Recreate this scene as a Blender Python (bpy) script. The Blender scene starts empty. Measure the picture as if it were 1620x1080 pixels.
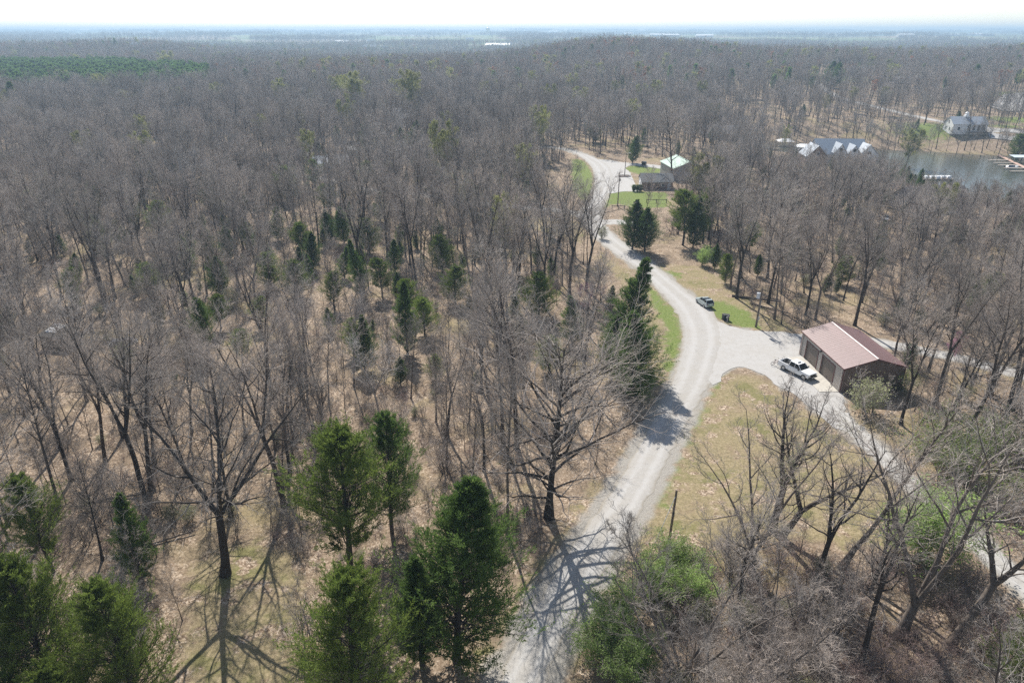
import bpy, bmesh, math, random
import numpy as np
from mathutils import Vector, Matrix
R = math.radians
scene = bpy.context.scene
col = scene.collection
random.seed(7)
RNG = np.random.default_rng(11)

# ------------------------------------------------------------------ camera, sky, sun, exposure
CAM_H, PITCH, LENS = 48.0, 24.4, 24.0
cam = bpy.data.objects.new('camera', bpy.data.cameras.new('camera'))
cam.data.lens, cam.data.sensor_width = LENS, 36.0
cam.data.clip_start, cam.data.clip_end = 0.5, 40000
cam.location = (0, 0, CAM_H)
cam.rotation_euler = (R(90 - PITCH), 0, 0)
col.objects.link(cam); scene.camera = cam

SUN_EL, SUN_AZ = 45.0, -13.6           # azimuth measured from +Y towards +X
w = bpy.data.worlds.new("World"); scene.world = w; w.use_nodes = True
nt = w.node_tree
bg = nt.nodes['Background']; sky = nt.nodes.new('ShaderNodeTexSky')
sky.sky_type = 'NISHITA'; sky.sun_disc = False
sky.sun_elevation = R(SUN_EL); sky.sun_rotation = R(SUN_AZ)
sky.altitude = 200; sky.air_density = 1.0; sky.dust_density = 0.5; sky.ozone_density = 1.0
hv = nt.nodes.new('ShaderNodeHueSaturation'); hv.inputs['Saturation'].default_value = .75      # thin high veil
nt.links.new(sky.outputs[0], hv.inputs['Color']); nt.links.new(hv.outputs[0], bg.inputs[0]); bg.inputs[1].default_value = 0.1
sun = bpy.data.objects.new('sun', bpy.data.lights.new('sun', 'SUN'))
sun.data.energy, sun.data.angle, sun.data.color = 4.9, R(0.53), (1.0, 0.95, 0.87)
sd = Vector((math.sin(R(SUN_AZ)) * math.cos(R(SUN_EL)), math.cos(R(SUN_AZ)) * math.cos(R(SUN_EL)), math.sin(R(SUN_EL))))
sun.rotation_euler = sd.to_track_quat('Z', 'Y').to_euler()
sun.location = sd * 200
col.objects.link(sun)
vs = scene.view_settings
vs.view_transform = 'Standard'; vs.look = 'None'; vs.exposure = 0.8; vs.gamma = 1; vs.use_curve_mapping = False
cy = scene.cycles
cy.use_denoising = False; cy.use_adaptive_sampling = False; cy.sample_clamp_indirect = 4
cy.max_bounces = 5; cy.diffuse_bounces = 2; cy.glossy_bounces = 2; cy.transmission_bounces = 3; cy.volume_bounces = 0
cy.transparent_max_bounces = 4; cy.caustics_reflective = False; cy.caustics_refractive = False

# ------------------------------------------------------------------ terrain height
def sstep(a, b, x):
    t = np.clip((x - a) / (b - a), 0, 1); return t * t * (3 - 2 * t)

def waves(x, y, wl, seed):
    r = np.random.default_rng(seed); o = 0
    for k in range(5):
        a = r.uniform(0, 6.283); f = 6.283 / (wl * r.uniform(.7, 1.5)); p = r.uniform(0, 6.283)
        o = o + np.sin((x * np.cos(a) + y * np.sin(a)) * f + p)
    return o / 5

def poly_dist(px, py, poly, closed=True):
    """distance to a polyline / polygon edge, and the inside test"""
    px, py = np.broadcast_arrays(np.asarray(px, float), np.asarray(py, float))
    d = np.full(px.shape, 1e9); ins = np.zeros(px.shape, bool)
    n = len(poly)
    for i in range(n if closed else n - 1):
        ax, ay = poly[i]; bx, by = poly[(i + 1) % n]
        ux, uy = bx - ax, by - ay; l2 = ux * ux + uy * uy + 1e-9
        t = np.clip(((px - ax) * ux + (py - ay) * uy) / l2, 0, 1)
        d = np.minimum(d, np.hypot(px - ax - t * ux, py - ay - t * uy))
        if closed:
            c = ((ay > py) != (by > py)) & (px < ux * (py - ay) / (uy if abs(uy) > 1e-9 else 1e-9) + ax)
            ins ^= c
    return d, ins

CP, SP = math.cos(R(PITCH)), math.sin(R(PITCH))
FPX = 1620 * LENS / 36.0
def flat(px, py, z=0.0):
    """image pixel to world: where the line of sight through a photograph point meets height z"""
    u = (px - 810) / FPX; v = (540 - py) / FPX
    dy = CP + v * SP; dz = -SP + v * CP
    t = (z - CAM_H) / dz
    return (u * t, dy * t)

LAKE_Z = -8.0
LAKE = [flat(x, y, LAKE_Z) for x, y in ((1196, 225), (1260, 229), (1330, 236), (1400, 240), (1480, 243), (1560, 248), (1640, 252), (1760, 258), (1900, 300),
        (1760, 350), (1620, 335), (1550, 318), (1500, 299), (1440, 280), (1400, 266), (1350, 257), (1290, 250), (1240, 240))]

def crest(rows, d, tree=17):
    X, Hh = [], []
    for px, py in rows:
        v = (540 - py) / FPX; k = d / (CP + v * SP); X.append((px - 810) / FPX * k); Hh.append(CAM_H + (-SP + v * CP) * k - tree - 5.5)
    return np.array(X), np.array(Hh)
RIDGE_L = crest(((-500, 64), (0, 63), (120, 66), (200, 62), (300, 66), (350, 72), (420, 84)), 1250)
RIDGE_R = crest(((780, 84), (850, 74), (900, 64), (960, 57), (1010, 58), (1100, 66), (1190, 76), (1260, 72), (1350, 76), (1450, 73), (1540, 78), (1620, 74), (1900, 74)), 900)
RIDGE_L = (np.append(RIDGE_L[0], RIDGE_L[0][-1] + 60), np.append(RIDGE_L[1], 0)); RIDGE_R = (np.insert(RIDGE_R[0], 0, RIDGE_R[0][0] - 60), np.insert(RIDGE_R[1], 0, 0))
def hz(x, y):
    x = np.asarray(x, float); y = np.asarray(y, float)
    far = sstep(330, 650, y)
    z = 5.5 * far + 3.5 * sstep(250, 700, y) * waves(x, y, 420, 3)
    z = z + 3 * sstep(480, 800, y) * waves(x, y, 520, 31) + sstep(1500, 2600, y) * 8 * waves(x, y, 1300, 5)
    # wooded ridges (crest heights from west to east), a hollow behind them, then the open plain and the far hills
    z = z + np.interp(x, RIDGE_L[0], RIDGE_L[1]) * np.exp(-((y - 1250) / 240) ** 2)
    z = z + np.interp(x, RIDGE_R[0], RIDGE_R[1]) * np.exp(-((y - 900) / 230) ** 2)
    z = z - 9 * np.exp(-((y - 1250) / 260) ** 2) * sstep(-380, -250, x) - 5 * np.exp(-((y - 1550) / 300) ** 2)
    z = z + 20 * sstep(1900, 3600, y) + 27 * sstep(4200, 9000, y) + sstep(3600, 6500, y) * 12 * waves(x, y, 2300, 8)
    z = z + 0.45 * waves(x, y, 45, 9) * sstep(18, 40, -x + 12) * sstep(30, 70, y)
    d, ins = poly_dist(x, y, LAKE)
    s = np.where(ins, -d, d)
    m = sstep(-2, 48, s)
    return np.where(s < -2, LAKE_Z - 1.2, LAKE_Z - 0.6 + (z - LAKE_Z + 0.6) * m)

RAYT = np.geomspace(30, 11000, 2200)
def at(px, py):
    """ground point on the line of sight through a photograph point"""
    u = (px - 810) / FPX; v = (540 - py) / FPX
    dy = CP + v * SP; dz = -SP + v * CP
    g = CAM_H + dz * RAYT - hz(u * RAYT, dy * RAYT)
    b = np.nonzero(g <= 0)[0]; i = int(b[0]) if len(b) else len(RAYT) - 1
    t = RAYT[i - 1] + (RAYT[i] - RAYT[i - 1]) * g[i - 1] / (g[i - 1] - g[i]) if len(b) else RAYT[i]
    return Vector((u * t, dy * t, float(hz(u * t, dy * t))))

def height_for(base, py):
    """height above base whose top appears at row py"""
    v = (540 - py) / FPX
    dy = CP + v * SP; dz = -SP + v * CP
    return CAM_H + dz * base.y / dy - base.z

# ------------------------------------------------------------------ materials
MATS = {}
def nodes(name):
    m = bpy.data.materials.new(name); m.use_nodes = True
    n = m.node_tree; b = n.nodes['Principled BSDF']
    return m, n, b

def ramp(n, fac, stops):
    r = n.nodes.new('ShaderNodeValToRGB')
    e = r.color_ramp.elements
    while len(e) < len(stops): e.new(0.5)
    for k, (p, c) in enumerate(stops):
        e[k].position = p; e[k].color = (*c, 1)
    n.links.new(fac, r.inputs[0]); return r.outputs[0]

def noise(n, vec, scale, detail=4, rough=.6):
    t = n.nodes.new('ShaderNodeTexNoise'); t.inputs['Scale'].default_value = scale
    t.inputs['Detail'].default_value = detail; t.inputs['Roughness'].default_value = rough
    if vec is not None: n.links.new(vec, t.inputs['Vector'])
    return t.outputs['Fac']

def mixc(n, fac, a, b):
    m = n.nodes.new('ShaderNodeMix'); m.data_type = 'RGBA'
    for s, v in ((0, fac), (6, a), (7, b)):
        if hasattr(v, 'is_linked') or hasattr(v, 'links'): n.links.new(v, m.inputs[s])
        elif s: m.inputs[s].default_value = (*v, 1)
        else: m.inputs[s].default_value = v
    return m.outputs[2]

def math_(n, op, a, b=None, c=None):
    m = n.nodes.new('ShaderNodeMath'); m.operation = op
    for i, v in enumerate((a, b, c)):
        if v is None: continue
        if hasattr(v, 'links'): n.links.new(v, m.inputs[i])
        else: m.inputs[i].default_value = v
    return m.outputs[0]

def mapr(n, v, a, b, c=0.0, d=1.0):
    m = n.nodes.new('ShaderNodeMapRange'); m.interpolation_type = 'SMOOTHSTEP'
    n.links.new(v, m.inputs[0])
    for i, k in enumerate((a, b, c, d)): m.inputs[i + 1].default_value = k
    return m.outputs[0]

def pos(n): return n.nodes.new('ShaderNodeNewGeometry').outputs['Position']
def ocoord(n): return n.nodes.new('ShaderNodeTexCoord').outputs['Object']

def simple(name, c, rough=.6, var=.25, scale=3.0, metal=0.0, bump=0.0, spec=.5):
    if name in MATS: return MATS[name]
    m, n, b = nodes(name)
    v = ocoord(n); f = noise(n, v, scale, 5)
    lo = tuple(k * (1 - var) for k in c); hi = tuple(min(1, k * (1 + var)) for k in c)
    n.links.new(ramp(n, f, ((.3, lo), (.7, hi))), b.inputs['Base Color'])
    b.inputs['Roughness'].default_value = rough; b.inputs['Metallic'].default_value = metal
    b.inputs['Specular IOR Level'].default_value = spec
    if bump:
        k = n.nodes.new('ShaderNodeBump'); k.inputs['Strength'].default_value = bump; k.inputs['Distance'].default_value = .05
        n.links.new(f, k.inputs['Height']); n.links.new(k.outputs[0], b.inputs['Normal'])
    MATS[name] = m; return m

def bark(name, c, c2, scale=2.5):
    m, n, b = nodes(name)
    v = ocoord(n)
    mp = n.nodes.new('ShaderNodeMapping'); mp.inputs['Scale'].default_value = (4, 4, .6); n.links.new(v, mp.inputs[0])
    f = noise(n, mp.outputs[0], scale, 5, .7)
    base = ramp(n, f, ((.3, c), (.72, c2)))
    oi = n.nodes.new('ShaderNodeObjectInfo')
    k = mapr(n, oi.outputs['Random'], 0, 1, .75, 1.3)
    k2 = math_(n, 'MULTIPLY', math_(n, 'FRACT', math_(n, 'MULTIPLY', oi.outputs['Random'], 7.31)), .22)
    base = mixc(n, k2, base, tuple(q * m_ for q, m_ in zip(c2, (1.0, .8, .66))))
    hs = n.nodes.new('ShaderNodeHueSaturation'); n.links.new(base, hs.inputs['Color']); n.links.new(k, hs.inputs['Value'])
    n.links.new(hs.outputs[0], b.inputs['Base Color'])
    b.inputs['Roughness'].default_value = .9; b.inputs['Specular IOR Level'].default_value = .15
    MATS[name] = m; return m

def leaf(name, c, c2, trans=.35, hue=.0):
    m, n, b = nodes(name)
    oi = n.nodes.new('ShaderNodeObjectInfo')
    f = noise(n, ocoord(n), 1.3, 4, .7)
    base = ramp(n, f, ((.3, c), (.7, c2)))
    hs = n.nodes.new('ShaderNodeHueSaturation'); n.links.new(base, hs.inputs['Color'])
    n.links.new(mapr(n, oi.outputs['Random'], 0, 1, .75, 1.25), hs.inputs['Value'])
    b.inputs['Roughness'].default_value = .6; b.inputs['Specular IOR Level'].default_value = .25
    n.links.new(hs.outputs[0], b.inputs['Base Color'])
    tr = n.nodes.new('ShaderNodeBsdfTranslucent'); n.links.new(hs.outputs[0], tr.inputs[0])
    mx = n.nodes.new('ShaderNodeMixShader'); mx.inputs[0].default_value = trans
    n.links.new(b.outputs[0], mx.inputs[1]); n.links.new(tr.outputs[0], mx.inputs[2])
    n.links.new(mx.outputs[0], n.nodes['Material Output'].inputs[0])
    MATS[name] = m; return m

BARK = bark('bark', (.06, .05, .043), (.19, .165, .145))
BARKD = bark('dark_bark', (.035, .03, .027), (.095, .08, .072))
BARKP = bark('pale_bark', (.2, .19, .18), (.46, .44, .42))
TWIG = bark('twigs', (.24, .215, .195), (.43, .39, .355), 1)
TWIGR = bark('reddish_twigs', (.24, .185, .17), (.36, .28, .26), 1)
TWIGP = bark('pale_twigs', (.3, .28, .27), (.5, .48, .46), 1)
CEDAR = leaf('cedar_foliage', (.05, .095, .02), (.135, .2, .05), .5)
CEDARO = leaf('olive_foliage', (.085, .13, .025), (.2, .26, .055), .5)
PINE = leaf('pine_needles', (.075, .14, .035), (.15, .24, .07), .5)
FRESH = leaf('fresh_leaves', (.22, .33, .08), (.36, .48, .16), .55)
BUD = leaf('yellow_green_buds', (.22, .24, .06), (.36, .36, .12), .4)
PALEBUD = leaf('pale_buds', (.2, .22, .11), (.32, .33, .18), .4)
REDBUD = leaf('pink_blossom', (.28, .12, .2), (.42, .2, .3), .4)
RUST = leaf('rusty_leaves', (.24, .1, .05), (.38, .18, .1), .4)

# ------------------------------------------------------------------ mesh helpers
def tag(o, label=None, cat=None, group=None, kind=None):
    for k, v in (('label', label), ('category', cat), ('group', group), ('kind', kind)):
        if v: o[k] = v
    return o

def empty(name, loc, rz=0.0, label=None, cat=None, group=None):
    o = bpy.data.objects.new(name, None); col.objects.link(o)
    o.empty_display_size = .3
    o.location = loc; o.rotation_euler = (0, 0, rz)
    return tag(o, label, cat, group)

def link(name, me, parent=None, m=None):
    o = bpy.data.objects.new(name, me); col.objects.link(o)
    if parent: o.parent = parent
    if m is not None and not me.materials: me.materials.append(m)
    return o

def np_mesh(name, V, quads=None, tris=None, smooth=False):
    me = bpy.data.meshes.new(name)
    V = np.asarray(V, np.float32).reshape(-1, 3)
    nq = 0 if quads is None else len(quads); ntr = 0 if tris is None else len(tris)
    me.vertices.add(len(V)); me.vertices.foreach_set('co', V.ravel())
    loops = []; starts = []
    if nq: loops.append(np.asarray(quads, np.int32).ravel()); starts.append(np.arange(nq, dtype=np.int32) * 4)
    if ntr: loops.append(np.asarray(tris, np.int32).ravel()); starts.append(nq * 4 + np.arange(ntr, dtype=np.int32) * 3)
    lo = np.concatenate(loops); st = np.concatenate(starts)
    me.loops.add(len(lo)); me.loops.foreach_set('vertex_index', lo)
    me.polygons.add(nq + ntr); me.polygons.foreach_set('loop_start', st)
    me.update(calc_edges=True)
    if smooth: me.polygons.foreach_set('use_smooth', np.ones(nq + ntr, bool))
    return me

class MB:
    """collects boxes, tubes, prisms; build() links them as one mesh object"""
    def __init__(s): s.v = []; s.f = []
    def add(s, V, F):
        b = len(s.v); s.v += [tuple(p) for p in V]; s.f += [tuple(b + i for i in f) for f in F]; return s
    def box(s, c, d, rz=0, taper=1.0, rx=0):
        c = Vector(c); hx, hy, h2 = d[0] / 2, d[1] / 2, d[2] / 2
        M = Matrix.Rotation(rz, 3, 'Z') @ Matrix.Rotation(rx, 3, 'X')
        V = []
        for z, k in ((-h2, 1), (h2, taper)):
            for x, y in ((-hx, -hy), (hx, -hy), (hx, hy), (-hx, hy)): V.append(c + M @ Vector((x * k, y * k, z)))
        return s.add(V, [(3, 2, 1, 0), (4, 5, 6, 7), (0, 1, 5, 4), (1, 2, 6, 5), (2, 3, 7, 6), (3, 0, 4, 7)])
    def tube(s, a, b, r0, r1=None, n=8):
        a, b = Vector(a), Vector(b); r1 = r0 if r1 is None else r1
        q = (b - a).to_track_quat('Z', 'Y'); V = []
        for p, r in ((a, r0), (b, r1)):
            for k in range(n): V.append(p + q @ Vector((r * math.cos(6.2832 * k / n), r * math.sin(6.2832 * k / n), 0)))
        return s.add(V, [(k, (k + 1) % n, n + (k + 1) % n, n + k) for k in range(n)] + [tuple(range(n))[::-1], tuple(range(n, 2 * n))])
    def ball(s, c, r, n=10, sq=(1, 1, 1)):
        c = Vector(c); V = [c + Vector((0, 0, -r * sq[2]))]; m = n // 2
        for i in range(1, m):
            a = -math.pi / 2 + math.pi * i / m
            for k in range(n): V.append(c + Vector((r * sq[0] * math.cos(a) * math.cos(6.2832 * k / n), r * sq[1] * math.cos(a) * math.sin(6.2832 * k / n), r * sq[2] * math.sin(a))))
        V.append(c + Vector((0, 0, r * sq[2]))); F = []
        for k in range(n): F.append((0, 1 + (k + 1) % n, 1 + k))
        for i in range(m - 2):
            for k in range(n):
                a = 1 + i * n; F.append((a + k, a + (k + 1) % n, a + n + (k + 1) % n, a + n + k))
        a = 1 + (m - 2) * n
        for k in range(n): F.append((a + k, a + (k + 1) % n, len(V) - 1))
        return s.add(V, F)
    def slab(s, pts, t):
        """a plate: polygon pts (top, any plane) thickened by t along -normal"""
        P = [Vector(p) for p in pts]; nrm = (P[1] - P[0]).cross(P[2] - P[0]).normalized(); n = len(P)
        V = P + [p - nrm * t for p in P]
        return s.add(V, [tuple(range(n)), tuple(range(n, 2 * n))[::-1]] + [(i, n + i, n + (i + 1) % n, (i + 1) % n) for i in range(n)])
    def prism(s, prof, y0, y1):
        """profile of (x,z) extruded from y0 to y1"""
        n = len(prof); V = [(x, y0, z) for x, z in prof] + [(x, y1, z) for x, z in prof]
        return s.add(V, [tuple(range(n)), tuple(range(n, 2 * n))[::-1]] + [(i, n + i, n + (i + 1) % n, (i + 1) % n) for i in range(n)])
    def build(s, name, m, parent=None, smooth=False, bevel=0):
        me = bpy.data.meshes.new(name); me.from_pydata(s.v, [], s.f)
        bm = bmesh.new(); bm.from_mesh(me)
        bmesh.ops.recalc_face_normals(bm, faces=bm.faces)
        if bevel: bmesh.ops.bevel(bm, geom=list(bm.edges), offset=bevel, segments=2, profile=.6, affect='EDGES', clamp_overlap=True)
        bm.to_mesh(me); bm.free()
        if smooth: me.polygons.foreach_set('use_smooth', [True] * len(me.polygons))
        me.materials.append(m)
        return link(name, me, parent)

# ------------------------------------------------------------------ layout of the place (roads, drives, yards)
def smooth_poly(P, n):
    """resample a polyline through its points (Catmull-Rom), n points evenly spaced"""
    P = np.array(P, float); Q = np.vstack([2 * P[0] - P[1], P, 2 * P[-1] - P[-2]]); out = []
    for i in range(1, len(Q) - 2):
        for t in np.linspace(0, 1, 12, endpoint=False):
            a, b, c, d = Q[i - 1:i + 3]
            out.append(.5 * (2 * b + (c - a) * t + (2 * a - 5 * b + 4 * c - d) * t * t + (3 * b - a - 3 * c + d) * t ** 3))
    out.append(P[-1]); out = np.array(out)
    s = np.concatenate([[0], np.cumsum(np.hypot(*np.diff(out, axis=0).T))])
    q = np.linspace(0, s[-1], n)
    return np.stack([np.interp(q, s, out[:, 0]), np.interp(q, s, out[:, 1])], 1)

ROAD_L = [flat(*p) for p in ((770, 1110), (786, 1078), (832, 990), (885, 890), (960, 790), (990, 740), (1018, 690), (1042, 640), (1062, 600), (1076, 560), (1079, 540), (1078, 517), (1067, 492),
          (1051, 470), (1026, 445), (1004, 423), (975, 404), (947, 382), (925, 360), (922, 335), (938, 306), (940, 279), (933, 262), (917, 247), (899, 238), (880, 233), (850, 231))]
ROAD_R = [flat(*p) for p in ((850, 1110), (862, 1078), (902, 990), (965, 890), (1024, 790), (1050, 740), (1076, 690), (1105, 640), (1126, 600), (1139, 560), (1144, 535), (1136, 508), (1119, 483),
          (1089, 461), (1057, 436), (1026, 411), (1004, 395), (974, 373), (957, 352), (951, 330), (962, 305), (970, 285), (966, 265), (945, 251), (919, 242), (890, 236), (852, 233))]
NR = 260
RL, RR = smooth_poly(ROAD_L, NR), smooth_poly(ROAD_R, NR)
RC = (RL + RR) / 2
SIDE = smooth_poly([flat(*p) for p in ((945, 352), (905, 336), (846, 330), (777, 323), (736, 320), (653, 307), (581, 298), (520, 285), (440, 276))], 90)
STUB = smooth_poly([flat(*p) for p in ((948, 352), (975, 351), (1000, 354), (1030, 360))], 14)
DRIVE = [flat(*p) for p in ((1118, 500), (1137, 509), (1160, 517), (1195, 523), (1240, 527), (1272, 529), (1330, 535), (1335, 640), (1345, 652), (1330, 682), (1300, 660), (1280, 643), (1262, 627), (1236, 613), (1210, 594),
         (1185, 582), (1160, 580), (1146, 588), (1128, 606), (1100, 560))]
TRACK = smooth_poly([flat(*p) for p in ((1318, 648), (1350, 678), (1392, 718), (1445, 768), (1528, 843), (1580, 890), (1650, 950), (1720, 1010))], 60)
BACKD = smooth_poly([flat(*p) for p in ((1355, 537), (1400, 544), (1440, 551), (1500, 563), (1560, 578), (1640, 600), (1740, 630))], 40)
PLAZA = [flat(*p) for p in ((935, 252), (960, 253), (985, 257), (1016, 259), (1056, 264), (1056, 268), (1020, 264), (1000, 262), (990, 266), (996, 272), (1000, 280), (1004, 290), (1014, 302), (985, 303), (966, 306), (950, 300), (955, 275))]
FARROAD = smooth_poly([tuple(at(*p)[:2]) for p in ((1290, 128), (1302, 140), (1330, 155), (1380, 168), (1430, 180), (1480, 191), (1530, 199), (1570, 204), (1640, 212))], 60)
PARK1 = [tuple(at(*p)[:2]) for p in ((1560, 204), (1600, 205), (1660, 212), (1660, 226), (1600, 223), (1565, 219))]
PARK2 = [tuple(at(*p)[:2]) for p in ((1588, 150), (1640, 146), (1660, 175), (1590, 178), (1566, 170))]

# no-tree areas (yards, verges, clearings): polygons in photograph points on flat ground
CLEAR = [[flat(*p) for p in q] for q in (
    ((700, 1200), (812, 1010), (890, 870), (960, 740), (1010, 650), (1040, 560), (1030, 500), (985, 440), (930, 380), (905, 345), (905, 300), (915, 250), (985, 240), (1060, 252), (1070, 300), (1060, 330), (1010, 345),
     (1040, 400), (1110, 432), (1165, 474), (1215, 505), (1275, 530), (1340, 530), (1445, 585), (1400, 640), (1360, 660), (1500, 790), (1640, 900), (1640, 990), (1500, 880), (1420, 800), (1330, 860), (1230, 850), (1120, 880), (1030, 900), (880, 1100), (850, 1200)),
    ((280, 1200), (300, 880), (400, 850), (470, 870), (470, 1200)),
    ((600, 1200), (470, 900), (500, 800), (590, 700), (640, 670), (720, 700), (790, 790), (860, 860), (800, 1010), (760, 1200)),
    ((985, 345), (1000, 250), (1130, 248), (1116, 300), (1078, 345), (1030, 350)), ((840, 300), (905, 240), (960, 300), (960, 400), (1010, 440), (1060, 520), (1050, 640), (975, 600), (985, 500), (940, 430), (890, 390)), ((1040, 350), (1095, 395), (1160, 455), (1100, 460), (1030, 400)),
    ((930, 690), (935, 520), (1000, 470), (1060, 560), (1040, 690)), ((250, 1040), (900, 1040), (900, 1500), (250, 1500)), ((250, 1160), (0, 1160), (-200, 1500), (300, 1500)), ((850, 1090), (1500, 1090), (1500, 1500), (850, 1500)),
    ((860, 1200), (930, 1010), (960, 900), (1060, 830), (1130, 860), (1160, 1000), (1120, 1200)),
)]
LAWN = [[flat(*p) for p in q] for q in (        # grass: bright verge strips and yards
    ((1022, 450), (1050, 470), (1070, 492), (1082, 520), (1078, 560), (1062, 605), (1046, 604), (1052, 560), (1052, 520), (1036, 490)),
    ((1106, 474), (1150, 478), (1188, 495), (1205, 520), (1150, 513), (1120, 490)), ((1036, 424), (1072, 430), (1082, 442), (1057, 437)),
    ((905, 250), (925, 255), (938, 275), (938, 300), (925, 322), (905, 300)),
    ((952, 330), (965, 303), (1010, 302), (1055, 305), (1058, 328), (1010, 330), (975, 322)),
    ((985, 268), (1008, 258), (1050, 268), (1040, 276), (1010, 276)),
    ((1128, 606), (1142, 592), (1120, 640), (1095, 690), (1072, 745), (1050, 800), (1030, 800), (1060, 735), (1090, 670)),
)]
DRYLAWN = [[flat(*p) for p in q] for q in (
    ((1125, 610), (1150, 588), (1200, 598), (1260, 640), (1330, 690), (1400, 745), (1470, 820), (1400, 870), (1250, 850), (1130, 870), (1010, 900), (1060, 760), (1100, 670)),
    ((280, 1200), (300, 890), (400, 850), (470, 880), (480, 1200)),
    ((700, 1200), (812, 1010), (900, 860), (980, 760), (940, 760), (820, 930), (760, 1020), (690, 1200)),
    ((860, 1200), (905, 1000), (1010, 840), (1060, 760), (1080, 850), (980, 900), (930, 1000), (900, 1200)),
    ((1030, 420), (1110, 420), (1170, 460), (1270, 525), (1200, 526), (1100, 470)),
    ((940, 395), (1000, 430), (1045, 480), (1055, 540), (1050, 610), (1020, 640), (990, 560), (1000, 470), (960, 420)),
    ((700, 330), (930, 350), (920, 385), (800, 350)),
)]

# ground sheet: tensor grid, fine near, coarse far
def axis(a0, a1, s0, g):
    out = [a0]
    while out[-1] < a1: out.append(out[-1] + max(s0, g * max(0, out[-1])))
    return np.array(out)
ys = np.concatenate([np.arange(-80, 20, 5.0), axis(20, 9800, 1.6, .0115)])
xp = axis(0, 8600, 1.9, .02)
xs = np.concatenate([-xp[:0:-1], xp])
X, Y = np.meshgrid(xs, ys); Z = hz(X, Y)
nx, ny = len(xs), len(ys)
idx = np.arange(nx * ny).reshape(ny, nx)
quads = np.stack([idx[:-1, :-1], idx[:-1, 1:], idx[1:, 1:], idx[1:, :-1]], -1).reshape(-1, 4)
gme = np_mesh('ground', np.stack([X, Y, Z], -1), quads, smooth=True)
def attr(me, name, val):
    a = me.attributes.new(name, 'FLOAT', 'POINT'); a.data.foreach_set('value', np.asarray(val, np.float32).ravel())
near = (np.abs(X) < 400) & (Y < 700)
def mask(polys, soft):
    o = np.zeros(X.shape)
    for q in polys:
        d, ins = poly_dist(X[near], Y[near], q)
        o[near] = np.maximum(o[near], sstep(-soft, soft, np.where(ins, d, -d)))
    return o
lawn_m, dry_m = mask(LAWN, 1.6), mask(DRYLAWN, 3.0)
shoulder = np.zeros(X.shape)
nn = near & (Y < 330)
for pl, wd in ((RC, 3.1), (SIDE, 2.0), (TRACK, 1.6), (BACKD, 1.8)):
    d, _ = poly_dist(X[nn], Y[nn], pl[::4], False); shoulder[nn] = np.maximum(shoulder[nn], 1 - sstep(wd - .3, wd + 1.5, d))
d, ins = poly_dist(X[nn], Y[nn], DRIVE); shoulder[nn] = np.maximum(shoulder[nn], np.where(ins, 1, 1 - sstep(0, 1.2, d)))
bank = np.zeros(X.shape)
fl = (Y > 340) & (Y < 640) & (X > 60) & (X < 520)
for px, py, rr in ((1310, 125, 45), (1470, 203, 22), (1590, 200, 10), (1400, 118, 25), (1600, 150, 30), (1612, 190, 20)):
    c = at(px, py); bank = np.maximum(bank, np.exp(-(((X - c.x) / rr) ** 2 + ((Y - c.y) / (rr * .8)) ** 2)))
lawn_m = np.maximum(lawn_m, bank)
def openland(x, y): return waves(x, y, 900, 21) + .35 * np.exp(-((y - 2300) / 700) ** 2) * sstep(-900, -600, x) * sstep(100, -100, x) + .25 * sstep(2600, 3200, y)
field = sstep(-.02, .1, openland(X, Y)) * sstep(1450, 1650, Y)
FARB = ((413, 74, 26, 0), (433, 75, 22, 0), (482, 74, 40, 1), (540, 69, 34, 0), (587, 67, 20, 0), (585, 78, 26, 2), (608, 81, 16, 0), (642, 67, 26, 2), (683, 69, 24, 3), (743, 64, 20, 0), (788, 75, 48, 1),
        (802, 74, 20, 0), (762, 99, 12, 0), (876, 50, 60, 0), (994, 54, 40, 0), (1040, 56, 60, 0), (1060, 57, 60, 1), (1114, 58, 55, 0), (1389, 54, 45, 0), (1432, 57, 50, 0), (1507, 56, 55, 1), (1543, 55, 60, 0), (1562, 56, 45, 2), (213, 79, 12, 0), (1240, 53, 60, 1))
FARP = [at(q_[0], q_[1] + 1.5) for q_ in FARB]
for q_ in FARP: field = np.maximum(field, np.exp(-((X - q_.x) / (45 + q_.y * .025)) ** 2 - ((Y - q_.y + 220) / 330) ** 2) * sstep(1150, 1400, Y))
attr(gme, 'lawn', lawn_m); attr(gme, 'dry', dry_m); attr(gme, 'shoulder', shoulder); attr(gme, 'field', field)

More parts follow.
